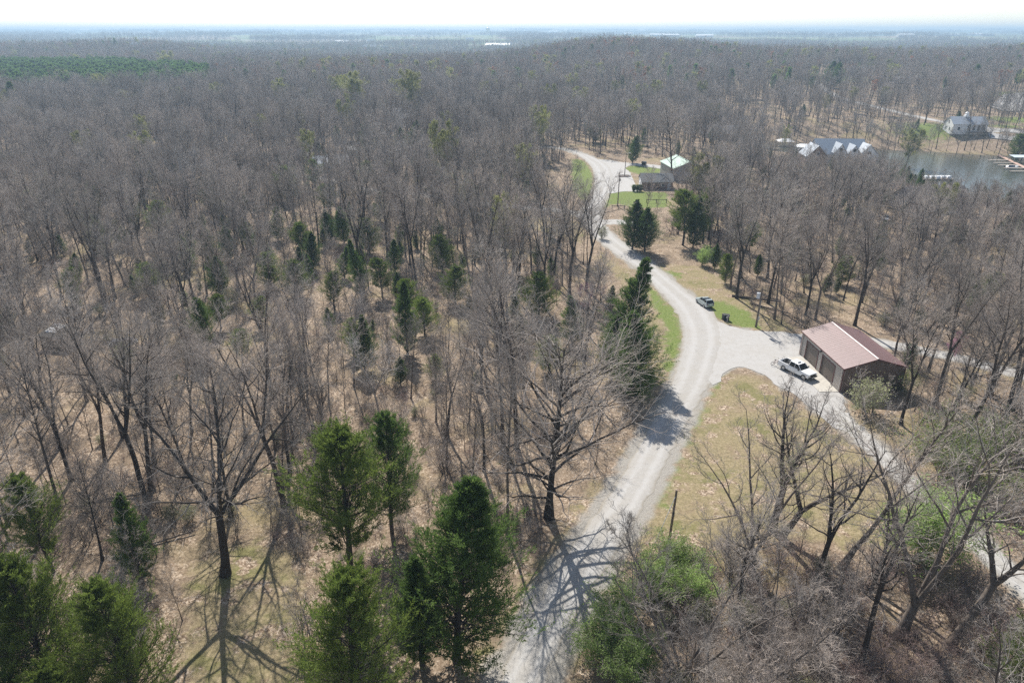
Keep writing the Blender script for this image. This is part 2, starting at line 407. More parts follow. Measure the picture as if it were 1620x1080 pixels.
def ground_material():
    m, n, b = nodes('forest_floor')
    p = pos(n)
    def A(name):
        a = n.nodes.new('ShaderNodeAttribute'); a.attribute_name = name; return a.outputs['Fac']
    vor = n.nodes.new('ShaderNodeTexVoronoi'); vor.inputs['Scale'].default_value = 5.5; n.links.new(p, vor.inputs['Vector'])
    sep = n.nodes.new('ShaderNodeSeparateColor'); n.links.new(vor.outputs['Color'], sep.inputs[0])
    fine = noise(n, p, 3.2, 6, .75); mid = noise(n, p, .33, 5, .65); big = noise(n, p, .06, 4, .6)
    lf = ramp(n, sep.outputs[0], ((0, (.12, .085, .058)), (.35, (.23, .168, .118)), (.7, (.34, .262, .19)), (1, (.5, .41, .32))))
    soil = ramp(n, fine, ((.3, (.11, .08, .057)), (.7, (.29, .224, .16))))
    litter = mixc(n, mapr(n, mid, .35, .62), soil, lf)
    # tan dead grass / moss patches showing between leaves
    moss = ramp(n, fine, ((.3, (.17, .14, .07)), (.7, (.33, .27, .15))))
    litter = mixc(n, math_(n, 'MULTIPLY', mapr(n, big, .52, .66), .7), litter, moss)
    dryc = ramp(n, noise(n, p, 2.2, 6, .75), ((.28, (.135, .112, .06)), (.5, (.25, .205, .12)), (.72, (.37, .3, .195))))
    grn = ramp(n, noise(n, p, 2.6, 6, .75), ((.28, (.075, .105, .025)), (.5, (.14, .18, .05)), (.72, (.25, .26, .11))))
    jit = math_(n, 'SUBTRACT', noise(n, p, .45, 5, .7), .5)
    dm = mapr(n, math_(n, 'ADD', A('dry'), math_(n, 'MULTIPLY', jit, 1.5)), .3, .75)
    patch = noise(n, p, .16, 5, .7)
    dryc = mixc(n, math_(n, 'MULTIPLY', mapr(n, patch, .5, .64), .75), dryc, ramp(n, fine, ((.3, (.1, .105, .035)), (.7, (.2, .19, .08)))))
    dryc = mixc(n, math_(n, 'MULTIPLY', mapr(n, patch, .46, .34), .6), dryc, ramp(n, fine, ((.3, (.15, .11, .075)), (.7, (.33, .25, .18)))))
    c = mixc(n, dm, litter, mixc(n, mapr(n, mid, .52, .62), dryc, lf))
    lm = mapr(n, math_(n, 'ADD', A('lawn'), math_(n, 'MULTIPLY', jit, 2.2)), .22, .85)
    c = mixc(n, lm, c, grn)
    grav = ramp(n, noise(n, p, 9, 3, .8), ((.3, (.2, .185, .16)), (.7, (.38, .36, .33))))
    sm = mapr(n, math_(n, 'ADD', A('shoulder'), math_(n, 'MULTIPLY', jit, 1.0)), .45, .95)
    c = mixc(n, sm, c, grav)
    fc = ramp(n, noise(n, p, .004, 3), ((.35, (.12, .16, .05)), (.5, (.17, .19, .08)), (.65, (.22, .18, .11))))
    c = mixc(n, A('field'), c, fc)
    n.links.new(c, b.inputs['Base Color'])
    b.inputs['Roughness'].default_value = .95; b.inputs['Specular IOR Level'].default_value = .1
    bp = n.nodes.new('ShaderNodeBump'); bp.inputs['Strength'].default_value = .8; bp.inputs['Distance'].default_value = .12
    n.links.new(math_(n, 'ADD', fine, math_(n, 'MULTIPLY', sep.outputs[1], .6)), bp.inputs['Height']); n.links.new(bp.outputs[0], b.inputs['Normal'])
    return m
ground = link('ground', gme, None, ground_material()); ground['kind'] = 'structure'

# ---- roads
def road_material():
    m, n, b = nodes('pale_gravel_road')
    p = pos(n)
    a = n.nodes.new('ShaderNodeAttribute'); a.attribute_name = 'across'; u = a.outputs['Fac']
    g = noise(n, p, 7, 5, .8); l = noise(n, p, .25, 4, .6); st = noise(n, p, 1.1, 5, .7)
    c = ramp(n, g, ((.3, (.25, .24, .225)), (.7, (.41, .395, .375))))
    hole = noise(n, p, .9, 6, .75); c = mixc(n, mapr(n, hole, .56, .68, 0, .5), c, (.2, .188, .17))
    c = mixc(n, mapr(n, l, .4, .65, 0, .55), c, (.31, .29, .262))
    # two pale wheel paths, rough darker middle and edges
    tr = math_(n, 'ABSOLUTE', math_(n, 'SUBTRACT', math_(n, 'ABSOLUTE', math_(n, 'SUBTRACT', u, .5)), .21))
    wob = math_(n, 'ADD', tr, math_(n, 'MULTIPLY', math_(n, 'SUBTRACT', st, .5), .3))
    c = mixc(n, mapr(n, wob, .0, .15, .4, 0), c, (.43, .425, .42))
    ed = math_(n, 'ADD', math_(n, 'ABSOLUTE', math_(n, 'SUBTRACT', u, .5)), math_(n, 'MULTIPLY', math_(n, 'SUBTRACT', st, .5), .16))
    c = mixc(n, mapr(n, ed, .4, .5, 0, .75), c, (.24, .215, .175))
    n.links.new(c, b.inputs['Base Color']); b.inputs['Roughness'].default_value = .9; b.inputs['Specular IOR Level'].default_value = .2
    bp = n.nodes.new('ShaderNodeBump'); bp.inputs['Strength'].default_value = .4; bp.inputs['Distance'].default_value = .04
    n.links.new(g, bp.inputs['Height']); n.links.new(bp.outputs[0], b.inputs['Normal'])
    return m
ROADM = road_material()

def ribbon(name, L, Rr, lift, m, k=9, rag=.2):
    L, Rr = np.array(L), np.array(Rr); n = len(L)
    t = np.linspace(0, 1, k)[None, :, None]
    P = L[:, None] * (1 - t) + Rr[:, None] * t
    dirn = (Rr - L) / np.linalg.norm(Rr - L, axis=1)[:, None]
    P[:, 0] += dirn * RNG.normal(0, rag, (n, 1)); P[:, -1] += dirn * RNG.normal(0, rag, (n, 1))
    z = hz(P[..., 0], P[..., 1]) + lift
    z[:, 0] -= lift * .8; z[:, -1] -= lift * .8
    V = np.concatenate([P, z[..., None]], -1)
    ix = np.arange(n * k).reshape(n, k)
    q = np.stack([ix[:-1, :-1], ix[:-1, 1:], ix[1:, 1:], ix[1:, :-1]], -1).reshape(-1, 4)
    me = np_mesh(name, V, q, smooth=True)
    attr(me, 'across', np.broadcast_to(np.linspace(0, 1, k)[None], (n, k)))
    o = link(name, me, None, m); o['kind'] = 'structure'; return o
def path(name, C, wid, lift, m, **kw):
    T = np.gradient(C, axis=0); T /= np.linalg.norm(T, axis=1)[:, None]; N = np.stack([-T[:, 1], T[:, 0]], 1)
    return ribbon(name, C + N * wid / 2, C - N * wid / 2, lift, m, **kw)
ribbon('main_road', RL, RR, .07, ROADM)
path('side_road', SIDE, 4.2, .05, ROADM)
path('side_road', STUB, 5.5, .055, ROADM)
path('gravel_track', TRACK, 3.0, .05, ROADM, rag=.2)
path('gravel_track', BACKD, 3.6, .05, ROADM, rag=.2)
path('lake_road', FARROAD, 6.5, .35, ROADM, k=4)

def sheet(name, poly, z, m, rag=.0):
    P = smooth_poly(list(poly) + [poly[0]], 90)[:-1] if rag else np.array(poly)
    if rag: P = P + RNG.normal(0, rag, P.shape)
    zz = hz(P[:, 0], P[:, 1]) + z
    me = bpy.data.meshes.new(name); me.from_pydata([(x, y, h) for (x, y), h in zip(P, zz)], [], [tuple(range(len(P)))])
    bm = bmesh.new(); bm.from_mesh(me); bmesh.ops.recalc_face_normals(bm, faces=bm.faces)
    bmesh.ops.triangulate(bm, faces=bm.faces)
    if sum(f.normal.z for f in bm.faces) < 0: bmesh.ops.reverse_faces(bm, faces=bm.faces)
    bm.to_mesh(me); bm.free()
    a = me.attributes.new('across', 'FLOAT', 'POINT'); a.data.foreach_set('value', [.35] * len(P))
    o = link(name, me, None, m); o['kind'] = 'structure'; return o
sheet('gravel_drive', DRIVE, .045, ROADM, .22)
sheet('gravel_drive', PLAZA, .045, ROADM, .1)
sheet('parking_lot', PARK1, .35, ROADM)
sheet('parking_lot', PARK2, .6, ROADM)

# ---- lake
m, n, b = nodes('lake_water')
f = noise(n, pos(n), .6, 4, .6)
b.inputs['Base Color'].default_value = (.06, .062, .045, 1); b.inputs['Roughness'].default_value = .16
bp = n.nodes.new('ShaderNodeBump'); bp.inputs['Strength'].default_value = .25; bp.inputs['Distance'].default_value = .12
n.links.new(f, bp.inputs['Height']); n.links.new(bp.outputs[0], b.inputs['Normal'])
wx0, wx1 = min(p[0] for p in LAKE) - 8, max(p[0] for p in LAKE) + 8
wy0, wy1 = min(p[1] for p in LAKE) - 8, max(p[1] for p in LAKE) + 8
me = bpy.data.meshes.new('lake'); me.from_pydata([(wx0, wy0, LAKE_Z), (wx1, wy0, LAKE_Z), (wx1, wy1, LAKE_Z), (wx0, wy1, LAKE_Z)], [], [(0, 1, 2, 3)])
tag(link('lake', me, None, m), kind='structure')

# ---- haze
hb = MB().box((0, 4900, 36), (17800, 10200, 0)).v and None
m = bpy.data.materials.new('haze'); m.use_nodes = True; n = m.node_tree
n.nodes.remove(n.nodes['Principled BSDF'])
pv = n.nodes.new('ShaderNodeVolumePrincipled')
for k in ('Color Attribute', 'Density Attribute', 'Temperature Attribute'):
    if k in pv.inputs: pv.inputs[k].default_value = ''
pv.inputs['Color'].default_value = (.44, .62, .8, 1); pv.inputs['Density'].default_value = .00028; pv.inputs['Anisotropy'].default_value = .2
n.links.new(pv.outputs[0], n.nodes['Material Output'].inputs['Volume'])
HAZE = MB().box((0, 4870, 39), (17500, 9990, 102)).build('haze', m); HAZE['kind'] = 'stuff'

# ------------------------------------------------------------------ tree growing
def unit(v): return v / (np.linalg.norm(v, axis=-1, keepdims=True) + 1e-9)
def perp(t):
    ref = np.where(np.abs(t[..., 2:3]) > .9, np.array([1., 0, 0]), np.array([0, 0, 1.]))
    a = unit(np.cross(t, ref)); return a, np.cross(t, a)

def run(r, p0, d, L, n, wig, up, droop=0.0):
    """grow many branches at once: p0,d (B,3), L (B,) -> points (B,n,3)"""
    P = [p0]; step = (L / (n - 1))[:, None]; d = unit(d)
    for i in range(n - 1):
        d = unit(d + r.normal(0, wig, d.shape) + np.array([0, 0, up - droop * i / n])); P.append(P[-1] + d * step)
    return np.stack(P, 1)

def tubes(sets):
    """sets of (P (B,n,3), Rad (B,n), sides) -> V, quads"""
    VV, FF, off = [], [], 0
    for P, Rd, k in sets:
        B, n, _ = P.shape
        T = np.empty_like(P); T[:, 1:-1] = P[:, 2:] - P[:, :-2]; T[:, 0] = P[:, 1] - P[:, 0]; T[:, -1] = P[:, -1] - P[:, -2]
        T = unit(T); a, b_ = perp(unit(P[:, -1] - P[:, 0])[:, None].repeat(n, 1))
        ang = np.arange(k) * 6.28319 / k
        ring = a[:, :, None] * np.cos(ang)[None, None, :, None] + b_[:, :, None] * np.sin(ang)[None, None, :, None]
        V = P[:, :, None] + ring * Rd[:, :, None, None]
        ix = off + np.arange(B * n * k).reshape(B, n, k); nx_ = np.roll(ix, -1, 2)
        F = np.stack([ix[:, :-1], nx_[:, :-1], nx_[:, 1:], ix[:, 1:]], -1).reshape(-1, 4)
        VV.append(V.reshape(-1, 3)); FF.append(F); off += B * n * k
    return np.concatenate(VV), np.concatenate(FF)

def kids(r, P, L, K, t0, t1, ang, ratio, taper, az_up=0.0):
    """child starts on each parent: returns p0,d,L,parent index,t"""
    B, n, _ = P.shape
    t = (np.linspace(t0, t1, K)[None] + r.uniform(-.5, .5, (B, K)) * (t1 - t0) / max(1, K)).clip(.02, .995)
    s = t * (n - 1); i = np.minimum(s.astype(int), n - 2); f = (s - i)[..., None]; bi = np.arange(B)[:, None]
    p0 = P[bi, i] * (1 - f) + P[bi, i + 1] * f; tg = unit(P[bi, i + 1] - P[bi, i])
    a, b_ = perp(tg); az = r.uniform(0, 6.283) + np.arange(K)[None] * 2.4 + r.normal(0, .5, (B, K)) + r.uniform(0, 6.28, (B, 1))
    th = r.uniform(ang[0], ang[1], (B, K))[..., None]; az = az[..., None]
    d = tg * np.cos(th) + (a * np.cos(az) + b_ * np.sin(az)) * np.sin(th); d[..., 2] += az_up
    Lc = L[:, None] * ratio * (1 - taper * t) * r.uniform(.65, 1.25, (B, K))
    return p0.reshape(-1, 3), unit(d.reshape(-1, 3)), Lc.reshape(-1), np.repeat(np.arange(B), K), t.reshape(-1)

def lerp(a, b, n): return a[:, None] + (b - a)[:, None] * np.linspace(0, 1, n)[None]

def grow(seed, H=18, r0=.2, fork=1, fh=.45, tilt=.3, clear=.35, W=4.5, n1=26, n2=7, n3=5, n4=5, ang=(.5, 1.1), up=.07, wig=.1, tw=1.0, sides=9, lean=0.0, droop=0.0, jag=.1):
    r = np.random.default_rng(seed)
    # stem
    sh = H * (fh if fork > 1 else .96)
    ns = 9
    S = run(r, np.zeros((1, 3)), np.array([[lean, 0, 1.]]), np.array([sh]), ns, .035, .02)
    S[:, 0, 2] = -.25
    tt = np.linspace(0, 1, ns)
    endr = r0 * (.78 if fork > 1 else .12)
    SR = (r0 + (endr - r0) * tt ** .9)[None] * (1 + .55 * np.exp(-tt * sh / .5))[None]
    tset = [(S, SR, sides)]
    if fork > 1:
        az = r.uniform(0, 6.28) + np.arange(fork) * 6.283 / fork + r.normal(0, .3, fork)
        tl = tilt * r.uniform(.6, 1.3, fork)
        d = np.stack([np.cos(az) * np.sin(tl), np.sin(az) * np.sin(tl), np.cos(tl)], 1)
        LL = (H - sh) * r.uniform(.85, 1.05, fork)
        Ld = run(r, S[:, -1].repeat(fork, 0), d, LL, 9, .06, .03)
        LR = lerp(np.full(fork, endr * (.9 if fork == 2 else .75)), np.full(fork, .02), 9)
        tset.append((Ld, LR, max(5, sides - 2)))
    else: Ld, LR, LL = S, SR, np.array([sh])
    c0 = clear if fork == 1 else max(.05, (clear * H - sh) / (H - sh))
    K = max(3, n1 // len(Ld))
    p0, d, L, bi, t = kids(r, Ld, np.full(len(Ld), W), K, c0, .985, ang, 1, 0, 0)
    rel = (t - c0) / (1 - c0)
    L = L * (.3 + .7 * np.sin(np.pi * np.clip(.22 + .75 * rel, 0, 1)))
    A = run(r, p0, d, L, 8, wig, up, droop)
    ri = np.minimum((t * 8).astype(int), 8)
    ar0 = np.minimum(LR[bi, ri] * .62, .012 + .017 * L)
    AR = lerp(ar0, np.full(len(L), .010), 8)
    tset.append((A, AR, 5))
    # crown
    cset = []
    p0, d, L2, bi, t = kids(r, A, L, n2, .2, .99, (.4, .95), .5, .35, .12)
    Bp = run(r, p0, d, L2, 5, jag + .04, .05, droop)
    b0 = np.minimum(lerp(ar0, np.full(len(L), .010), 8)[bi, np.minimum((t * 7).astype(int), 7)] * .75, .008 + .012 * L2)
    cset.append((Bp, lerp(b0, np.full(len(L2), .007 * tw), 5), 4))
    p0, d, L3, bi, t = kids(r, Bp, L2, n3, .15, .98, (.4, .9), .55, .3, .08)
    C = run(r, p0, d, L3, 3, jag + .06, .05)
    cset.append((C, lerp(np.full(len(L3), .0085 * tw), np.full(len(L3), .005 * tw), 3), 3))
    tips = C[:, -1]
    if n4:
        p0, d, L4, bi, t = kids(r, C, np.maximum(L3, .35), n4, .2, .98, (.4, .9), .6, .2, .08)
        D = run(r, p0, d, L4, 2, .1, .05)
        cset.append((D, lerp(np.full(len(L4), .0062 * tw), np.full(len(L4), .0035 * tw), 2), 3)); tips = D.reshape(-1, 3)
    return tubes(tset), tubes(cset), tips

def leaf_quads(r, P, size, k=1, spread=.1, upb=0.0):
    """small diamond leaves round the given points"""
    P = np.repeat(P, k, 0) + r.normal(0, spread, (len(P) * k, 3)); n = len(P)
    a = unit(r.normal(0, 1, (n, 3)) + np.array([0, 0, upb])); b_, _ = perp(a); b_ = unit(b_ + r.normal(0, .6, (n, 3)))
    s = size * r.uniform(.6, 1.4, (n, 1))
    V = np.stack([P - a * s, P + b_ * s * .5, P + a * s, P - b_ * s * .5], 1).reshape(-1, 3)
    return V, np.arange(n * 4).reshape(n, 4)

def tree_meshes(seed, leaves=None, leaf_size=.07, leaf_k=1, leaf_every=1, **kw):
    (tv, tf), (cv, cf), tips = grow(seed, **kw)
    t = np_mesh('trunk', tv, tf, smooth=True); c = np_mesh('crown', cv, cf)
    out = [('trunk', t), ('crown', c)]
    if leaves is not None:
        r = np.random.default_rng(seed + 99)
        V, F = leaf_quads(r, tips[::leaf_every], leaf_size, leaf_k, .12)
        l = np_mesh('young_leaves', V, F); l.materials.append(leaves); out.append(('young_leaves', l))
    return out

def put_mats(ms, bk, tw):
    ms[0][1].materials.append(bk); ms[1][1].materials.append(tw); return ms

def place(ms, name, loc, rz, s, label, group=None, cat='tree', lean=None):
    o = empty(name, loc, rz, label, cat, group); o.scale = (s, s, s)
    if lean: o.rotation_euler = (Matrix.Rotation(lean[0], 3, 'Y') @ Matrix.Rotation(lean[1], 3, 'X') @ Matrix.Rotation(rz, 3, 'Z')).to_euler()
    for nm, me in ms: link(nm, me, o)
    return o

def join_mesh(name, parts, mats):
    """parts: list of (V,F,mat index)"""
    V, F, M, off = [], [], [], 0
    for v, f, mi in parts:
        V.append(v); F.append(np.asarray(f) + off); M.append(np.full(len(f), mi, np.int32)); off += len(v)
    me = np_mesh(name, np.concatenate(V), np.concatenate(F))
    for m in mats: me.materials.append(m)
    me.polygons.foreach_set('material_index', np.concatenate(M)); return me

# forest kinds (shared meshes)
KINDS = [
    dict(seed=1, H=19, r0=.19, fork=1, clear=.42, W=4.0, n1=24),
    dict(seed=2, H=20, r0=.24, fork=2, fh=.36, tilt=.24, clear=.45, W=3.9, n1=28),
    dict(seed=3, H=17, r0=.15, fork=1, clear=.5, W=3.1, n1=20),
    dict(seed=4, H=21, r0=.27, fork=3, fh=.4, tilt=.3, clear=.48, W=4.0, n1=30),
    dict(seed=5, H=16, r0=.17, fork=2, fh=.28, tilt=.34, clear=.35, W=3.8, n1=28, wig=.14),
    dict(seed=6, H=18, r0=.2, fork=1, clear=.3, W=4.8, n1=28, ang=(.6, 1.2), wig=.13),
    dict(seed=7, H=14, r0=.12, fork=1, clear=.38, W=3.0, n1=20, lean=.12),
]
KM = []
for i, k in enumerate(KINDS):
    k.update(n2=8, n3=6, n4=4, W=k['W'] * 1.12, tw=.85)
    ms = put_mats(tree_meshes(**k), (BARK, BARKD)[i % 2], TWIG); KM.append(ms)
BUDM = put_mats(tree_meshes(31, BUD, .12, 2, 1, H=17, r0=.2, fork=2, fh=.35, tilt=.3, clear=.35, W=4.2, n1=26), BARK, TWIG)
PBUDM = put_mats(tree_meshes(32, PALEBUD, .055, 1, 2, H=15, r0=.16, fork=3, fh=.25, tilt=.35, clear=.3, W=3.6, n1=26), BARK, TWIG)
PALEM = put_mats(tree_meshes(33, H=17, r0=.24, fork=2, fh=.3, tilt=.4, clear=.35, W=5.2, n1=30, wig=.16, jag=.2), BARKP, TWIGP)
SAPM = put_mats(tree_meshes(34, H=8, r0=.055, fork=1, clear=.25, W=1.7, n1=14, n2=5, n3=4, n4=3, sides=6), BARK, TWIG)
REDM = put_mats(tree_meshes(35, REDBUD, .06, 2, 1, H=6.5, r0=.08, fork=3, fh=.25, tilt=.5, clear=.3, W=2.4, n1=18, n2=5, n3=4, n4=3, sides=6), BARK, TWIGR)

def cedar_meshes(seed, H=11, W=3.0, r0=.17, base=.06, shape=.8, n1=170, n2=9, n3=30, spray=.085, fol=None, gap=.06, stems=1):
    """red cedar: stem, ascending boughs, foliage sprays gathered on branchlets"""
    r = np.random.default_rng(seed)
    S = run(r, np.zeros((stems, 3)), np.array([[.0, 0, 1.]]) + r.normal(0, .12 if stems > 1 else .02, (stems, 3)) * np.array([1, 1, 0]), np.full(stems, H * .97) * r.uniform(.8 if stems > 1 else 1, 1, stems), 12, .03, .02)
    S[:, 0, 2] -= .25
    SR = lerp(np.full(stems, r0), np.full(stems, .012), 12)
    p0, d, L, bi, t = kids(r, S, np.full(stems, W), n1 // stems, base, .985, (.85, 1.35), 1, 0, .15)
    rel = (t - base) / (1 - base)
    env = np.where(rel < .22, .55 + .45 * rel / .22, (1 - ((rel - .22) / .78)) ** shape) + .06
    lobes = 1 + .13 * np.sin(3 * np.arctan2(d[:, 1], d[:, 0]) + 5 * rel + seed) * (1 - rel)
    L = L * env * lobes * r.uniform(.78, 1.1, len(L)); keep = r.uniform(size=len(L)) > gap
    p0, d, L = p0[keep], d[keep], L[keep]
    A = run(r, p0, d, L, 5, .07, .09)
    wood = tubes([(S, SR, 8), (A, lerp(.008 + .011 * L, np.full(len(L), .006), 5), 4)])
    p0, d, L2, bi, t = kids(r, A, np.maximum(L, .4), n2, .3, 1, (.3, .9), .42, .35, .2)
    Bp = run(r, p0, d, L2, 4, .12, .12)
    p0, d, L3, bi, t = kids(r, Bp, np.maximum(L2, .22), n3, .1, 1, (.3, .9), .5, .1, .25)
    n = len(p0); a = d; b_, c_ = perp(a); ph = r.uniform(0, 6.28, (n, 1)); b_ = b_ * np.cos(ph) + c_ * np.sin(ph)
    s = spray * r.uniform(.6, 1.4, (n, 1)); p0 = p0 + r.normal(0, .05, (n, 3))
    V = np.stack([p0 - a * s * .4, p0 + a * s * .5 + b_ * s * .2, p0 + a * s * 1.7, p0 + a * s * .45 - b_ * s * .2], 1).reshape(-1, 3)
    t_ = np_mesh('trunk', *wood, smooth=True); t_.materials.append(BARKD)
    f_ = np_mesh('crown', V, np.arange(n * 4).reshape(n, 4)); f_.materials.append(fol or CEDAR)
    return [('trunk', t_), ('crown', f_)]

CED = [cedar_meshes(51, 11, 3.3, n1=260, base=.03, n3=28, shape=1.0), cedar_meshes(52, 11, 2.2, shape=.95, n1=190, base=.04, n3=26), cedar_meshes(53, 11, 3.4, shape=.75, base=.12, n1=190, gap=.08, n3=26),
       cedar_meshes(54, 11, 3.9, shape=.68, base=.03, n1=210, fol=CEDARO), cedar_meshes(55, 11, 3.0, shape=.65, base=.2, n1=160, gap=.1, fol=CEDARO)]

def shrub_meshes(seed, H=3, W=2.2, fol=FRESH, size=.09, k=3, stems=9, every=1, n3=5, n4=3, tw=TWIG):
    r = np.random.default_rng(seed)
    az = r.uniform(0, 6.28, stems); tl = r.uniform(.1, .9, stems) * W / H
    d = np.stack([np.cos(az) * np.sin(tl), np.sin(az) * np.sin(tl), np.cos(tl)], 1)
    L = H * r.uniform(.7, 1.1, stems)
    A = run(r, r.normal(0, .18, (stems, 3)) * np.array([1, 1, 0]) - np.array([0, 0, .1]), d, L, 6, .1, .02, .06)
    st = tubes([(A, lerp(np.full(stems, .028), np.full(stems, .008), 6), 5)])
    p0, d, L2, bi, t = kids(r, A, L, 7, .15, .99, (.4, 1.0), .5, .35, .1); Bp = run(r, p0, d, L2, 4, .15, .05)
    p0, d, L3, bi, t = kids(r, Bp, L2, n3, .15, .98, (.4, 1.0), .5, .3, .08); C = run(r, p0, d, L3, 3, .15, .03)
    cs = [(Bp, lerp(np.full(len(L2), .011), np.full(len(L2), .006), 4), 3), (C, lerp(np.full(len(L3), .0075), np.full(len(L3), .0045), 3), 3)]
    tips = C[:, -1]
    if n4:
        p0, d, L4, bi, t = kids(r, C, np.maximum(L3, .25), n4, .2, .98, (.4, 1.0), .6, .2, .05); D = run(r, p0, d, L4, 2, .1, .03)
        cs.append((D, lerp(np.full(len(L4), .0055), np.full(len(L4), .0035), 2), 3)); tips = D.reshape(-1, 3)
    s_ = np_mesh('stems', *st); s_.materials.append(BARK); c_ = np_mesh('twigs', *tubes(cs)); c_.materials.append(tw)
    out = [('stems', s_), ('twigs', c_)]
    if fol is not None:
        V, F = leaf_quads(r, tips[::every], size, k, .14); l = np_mesh('foliage', V, F); l.materials.append(fol); out.append(('foliage', l))
    return out
GREENSH = shrub_meshes(61, 4.2, 2.6, FRESH, .07, 4, 14)
OLIVESH = shrub_meshes(62, 3.2, 2.6, CEDARO, .05, 2, 10)
BARESH = [shrub_meshes(63, 3, 2.4, None), shrub_meshes(64, 2.4, 2.6, None, n4=2, tw=TWIGR), shrub_meshes(65, 3.6, 2.0, None, tw=TWIG)]
PALESH = shrub_meshes(66, 2.6, 2.4, PALEBUD, .07, 1, 10)

# ------------------------------------------------------------------ scattered masses (stuff): geometry nodes on a cloud of points
def as_one(name, ms):
    parts, mats = [], []
    for nm, me in ms:
        v = np.empty(len(me.vertices) * 3, np.float32); me.vertices.foreach_get('co', v)
        f = np.empty(len(me.loops), np.int32); me.loops.foreach_get('vertex_index', f)
        parts.append((v.reshape(-1, 3), f.reshape(-1, 4), len(mats))); mats.append(me.materials[0])
    return join_mesh(name, parts, mats)

def scatter(name, protos, P, rz, sc, ix, tiltv=None):
    c = bpy.data.collections.new(name + '_kinds')
    for k, me in enumerate(protos):
        o = bpy.data.objects.new('%s_kind.%03d' % (name, k), me); c.objects.link(o)
    me = bpy.data.meshes.new(name); n = len(P)
    me.vertices.add(n); me.vertices.foreach_set('co', np.asarray(P, np.float32).ravel())
    rot = np.zeros((n, 3), np.float32); rot[:, 2] = rz
    if tiltv is not None: rot[:, :2] = tiltv
    a = me.attributes.new('rot', 'FLOAT_VECTOR', 'POINT'); a.data.foreach_set('vector', rot.ravel())
    a = me.attributes.new('sc', 'FLOAT_VECTOR', 'POINT'); a.data.foreach_set('vector', np.asarray(sc, np.float32).ravel())
    a = me.attributes.new('ix', 'INT', 'POINT'); a.data.foreach_set('value', np.asarray(ix, np.int32))
    g = bpy.data.node_groups.new(name, 'GeometryNodeTree')
    g.interface.new_socket('Geometry', in_out='INPUT', socket_type='NodeSocketGeometry'); g.interface.new_socket('Geometry', in_out='OUTPUT', socket_type='NodeSocketGeometry')
    gi, go = g.nodes.new('NodeGroupInput'), g.nodes.new('NodeGroupOutput')
    ip = g.nodes.new('GeometryNodeInstanceOnPoints'); ci = g.nodes.new('GeometryNodeCollectionInfo')
    ci.inputs['Collection'].default_value = c; ci.inputs['Separate Children'].default_value = True; ci.inputs['Reset Children'].default_value = True
    def na(nm, t):
        q = g.nodes.new('GeometryNodeInputNamedAttribute'); q.data_type = t; q.inputs[0].default_value = nm
        return [s for s in q.outputs if s.enabled and s.name == 'Attribute'][0]
    g.links.new(gi.outputs[0], ip.inputs['Points']); g.links.new(ci.outputs[0], ip.inputs['Instance'])
    ip.inputs['Pick Instance'].default_value = True
    g.links.new(na('ix', 'INT'), ip.inputs['Instance Index']); g.links.new(na('rot', 'FLOAT_VECTOR'), ip.inputs['Rotation']); g.links.new(na('sc', 'FLOAT_VECTOR'), ip.inputs['Scale'])
    g.links.new(ip.outputs[0], go.inputs[0])
    o = link(name, me); md = o.modifiers.new('scatter', 'NODES'); md.node_group = g
    o['kind'] = 'stuff'; return o

HX = math.tan(math.atan(18 / LENS)) * 1.12
def in_view(x, y, pad=14): return (np.abs(x) < HX * (y * CP + CAM_H * SP) + pad) & (y > 14)

def blocked(x, y, pad=1.5, gaps=True):
    o = np.zeros(x.shape, bool)
    for pl, wd in ((RC, 4.2), (SIDE, 2.6), (TRACK, 2.6), (BACKD, 2.8)):
        d, _ = poly_dist(x, y, pl[::4], False); o |= d < wd + pad
    d, _ = poly_dist(x, y, FARROAD[::4], False); o |= d < 6.5
    for q in CLEAR + [DRIVE, PLAZA, PARK1, PARK2, BANKCLEAR, LAWNFAR]:
        _, i = poly_dist(x, y, q); o |= i
    d, i = poly_dist(x, y, LAKE); o |= i | (d < 3)
    for bx, by, br in KEEP + (SIGHT if gaps else []): o |= np.hypot(x - bx, y - by) < br
    return o

def jgrid(x0, x1, y0, y1, s, r, j=.42):
    X, Y = np.meshgrid(np.arange(x0, x1, s), np.arange(y0, y1, s)); X = X.ravel(); Y = Y.ravel()
    return X + r.uniform(-j, j, X.shape) * s, Y + r.uniform(-j, j, X.shape) * s

SIGHT = []      # (x, y, radius) gaps cleared of tall trees along the camera's line of sight
KEEP = []       # (x, y, radius) kept free for buildings, placed objects and sight lines
BANKCLEAR = [tuple(at(*p)[:2]) for p in ((1478, 196), (1640, 214), (1640, 230), (1560, 232), (1500, 236), (1420, 222), (1440, 205))]
LAWNFAR = [tuple(at(*p)[:2]) for p in ((1290, 120), (1345, 118), (1350, 126), (1300, 140))]

# ------------------------------------------------------------------ buildings
WHITE = simple('white_siding', (.72, .72, .71), .6, .06, 2)
WHITEP = simple('white_paint', (.8, .8, .8), .35, .03)
GREYROOF = simple('grey_shingles', (.13, .135, .14), .85, .3, 6, bump=.3)
SLATE = simple('blue_grey_roof', (.24, .27, .31), .7, .12, 4)
BROWNROOF = simple('brown_shingles', (.1, .085, .08), .85, .3, 6)
BRICK = simple('brown_brick', (.2, .13, .1), .85, .25, 7)
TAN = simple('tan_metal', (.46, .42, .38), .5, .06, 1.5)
TANSHADE = simple('shaded_tan_metal', (.175, .13, .11), .5, .08, 1.5)  # same tan cladding as the front wall, shade painted in as darker brown
DOORM = simple('brown_door_metal', (.12, .095, .08), .45, .08, 2)
MAROON = simple('maroon_metal', (.165, .098, .094), .48, .12, .5)
RIDGE = simple('pale_ridge_metal', (.5, .42, .4), .4, .05)
TRIM = simple('maroon_trim', (.1, .03, .03), .5, .1)
GREENM = simple('green_metal', (.2, .33, .25), .38, .1, .6)
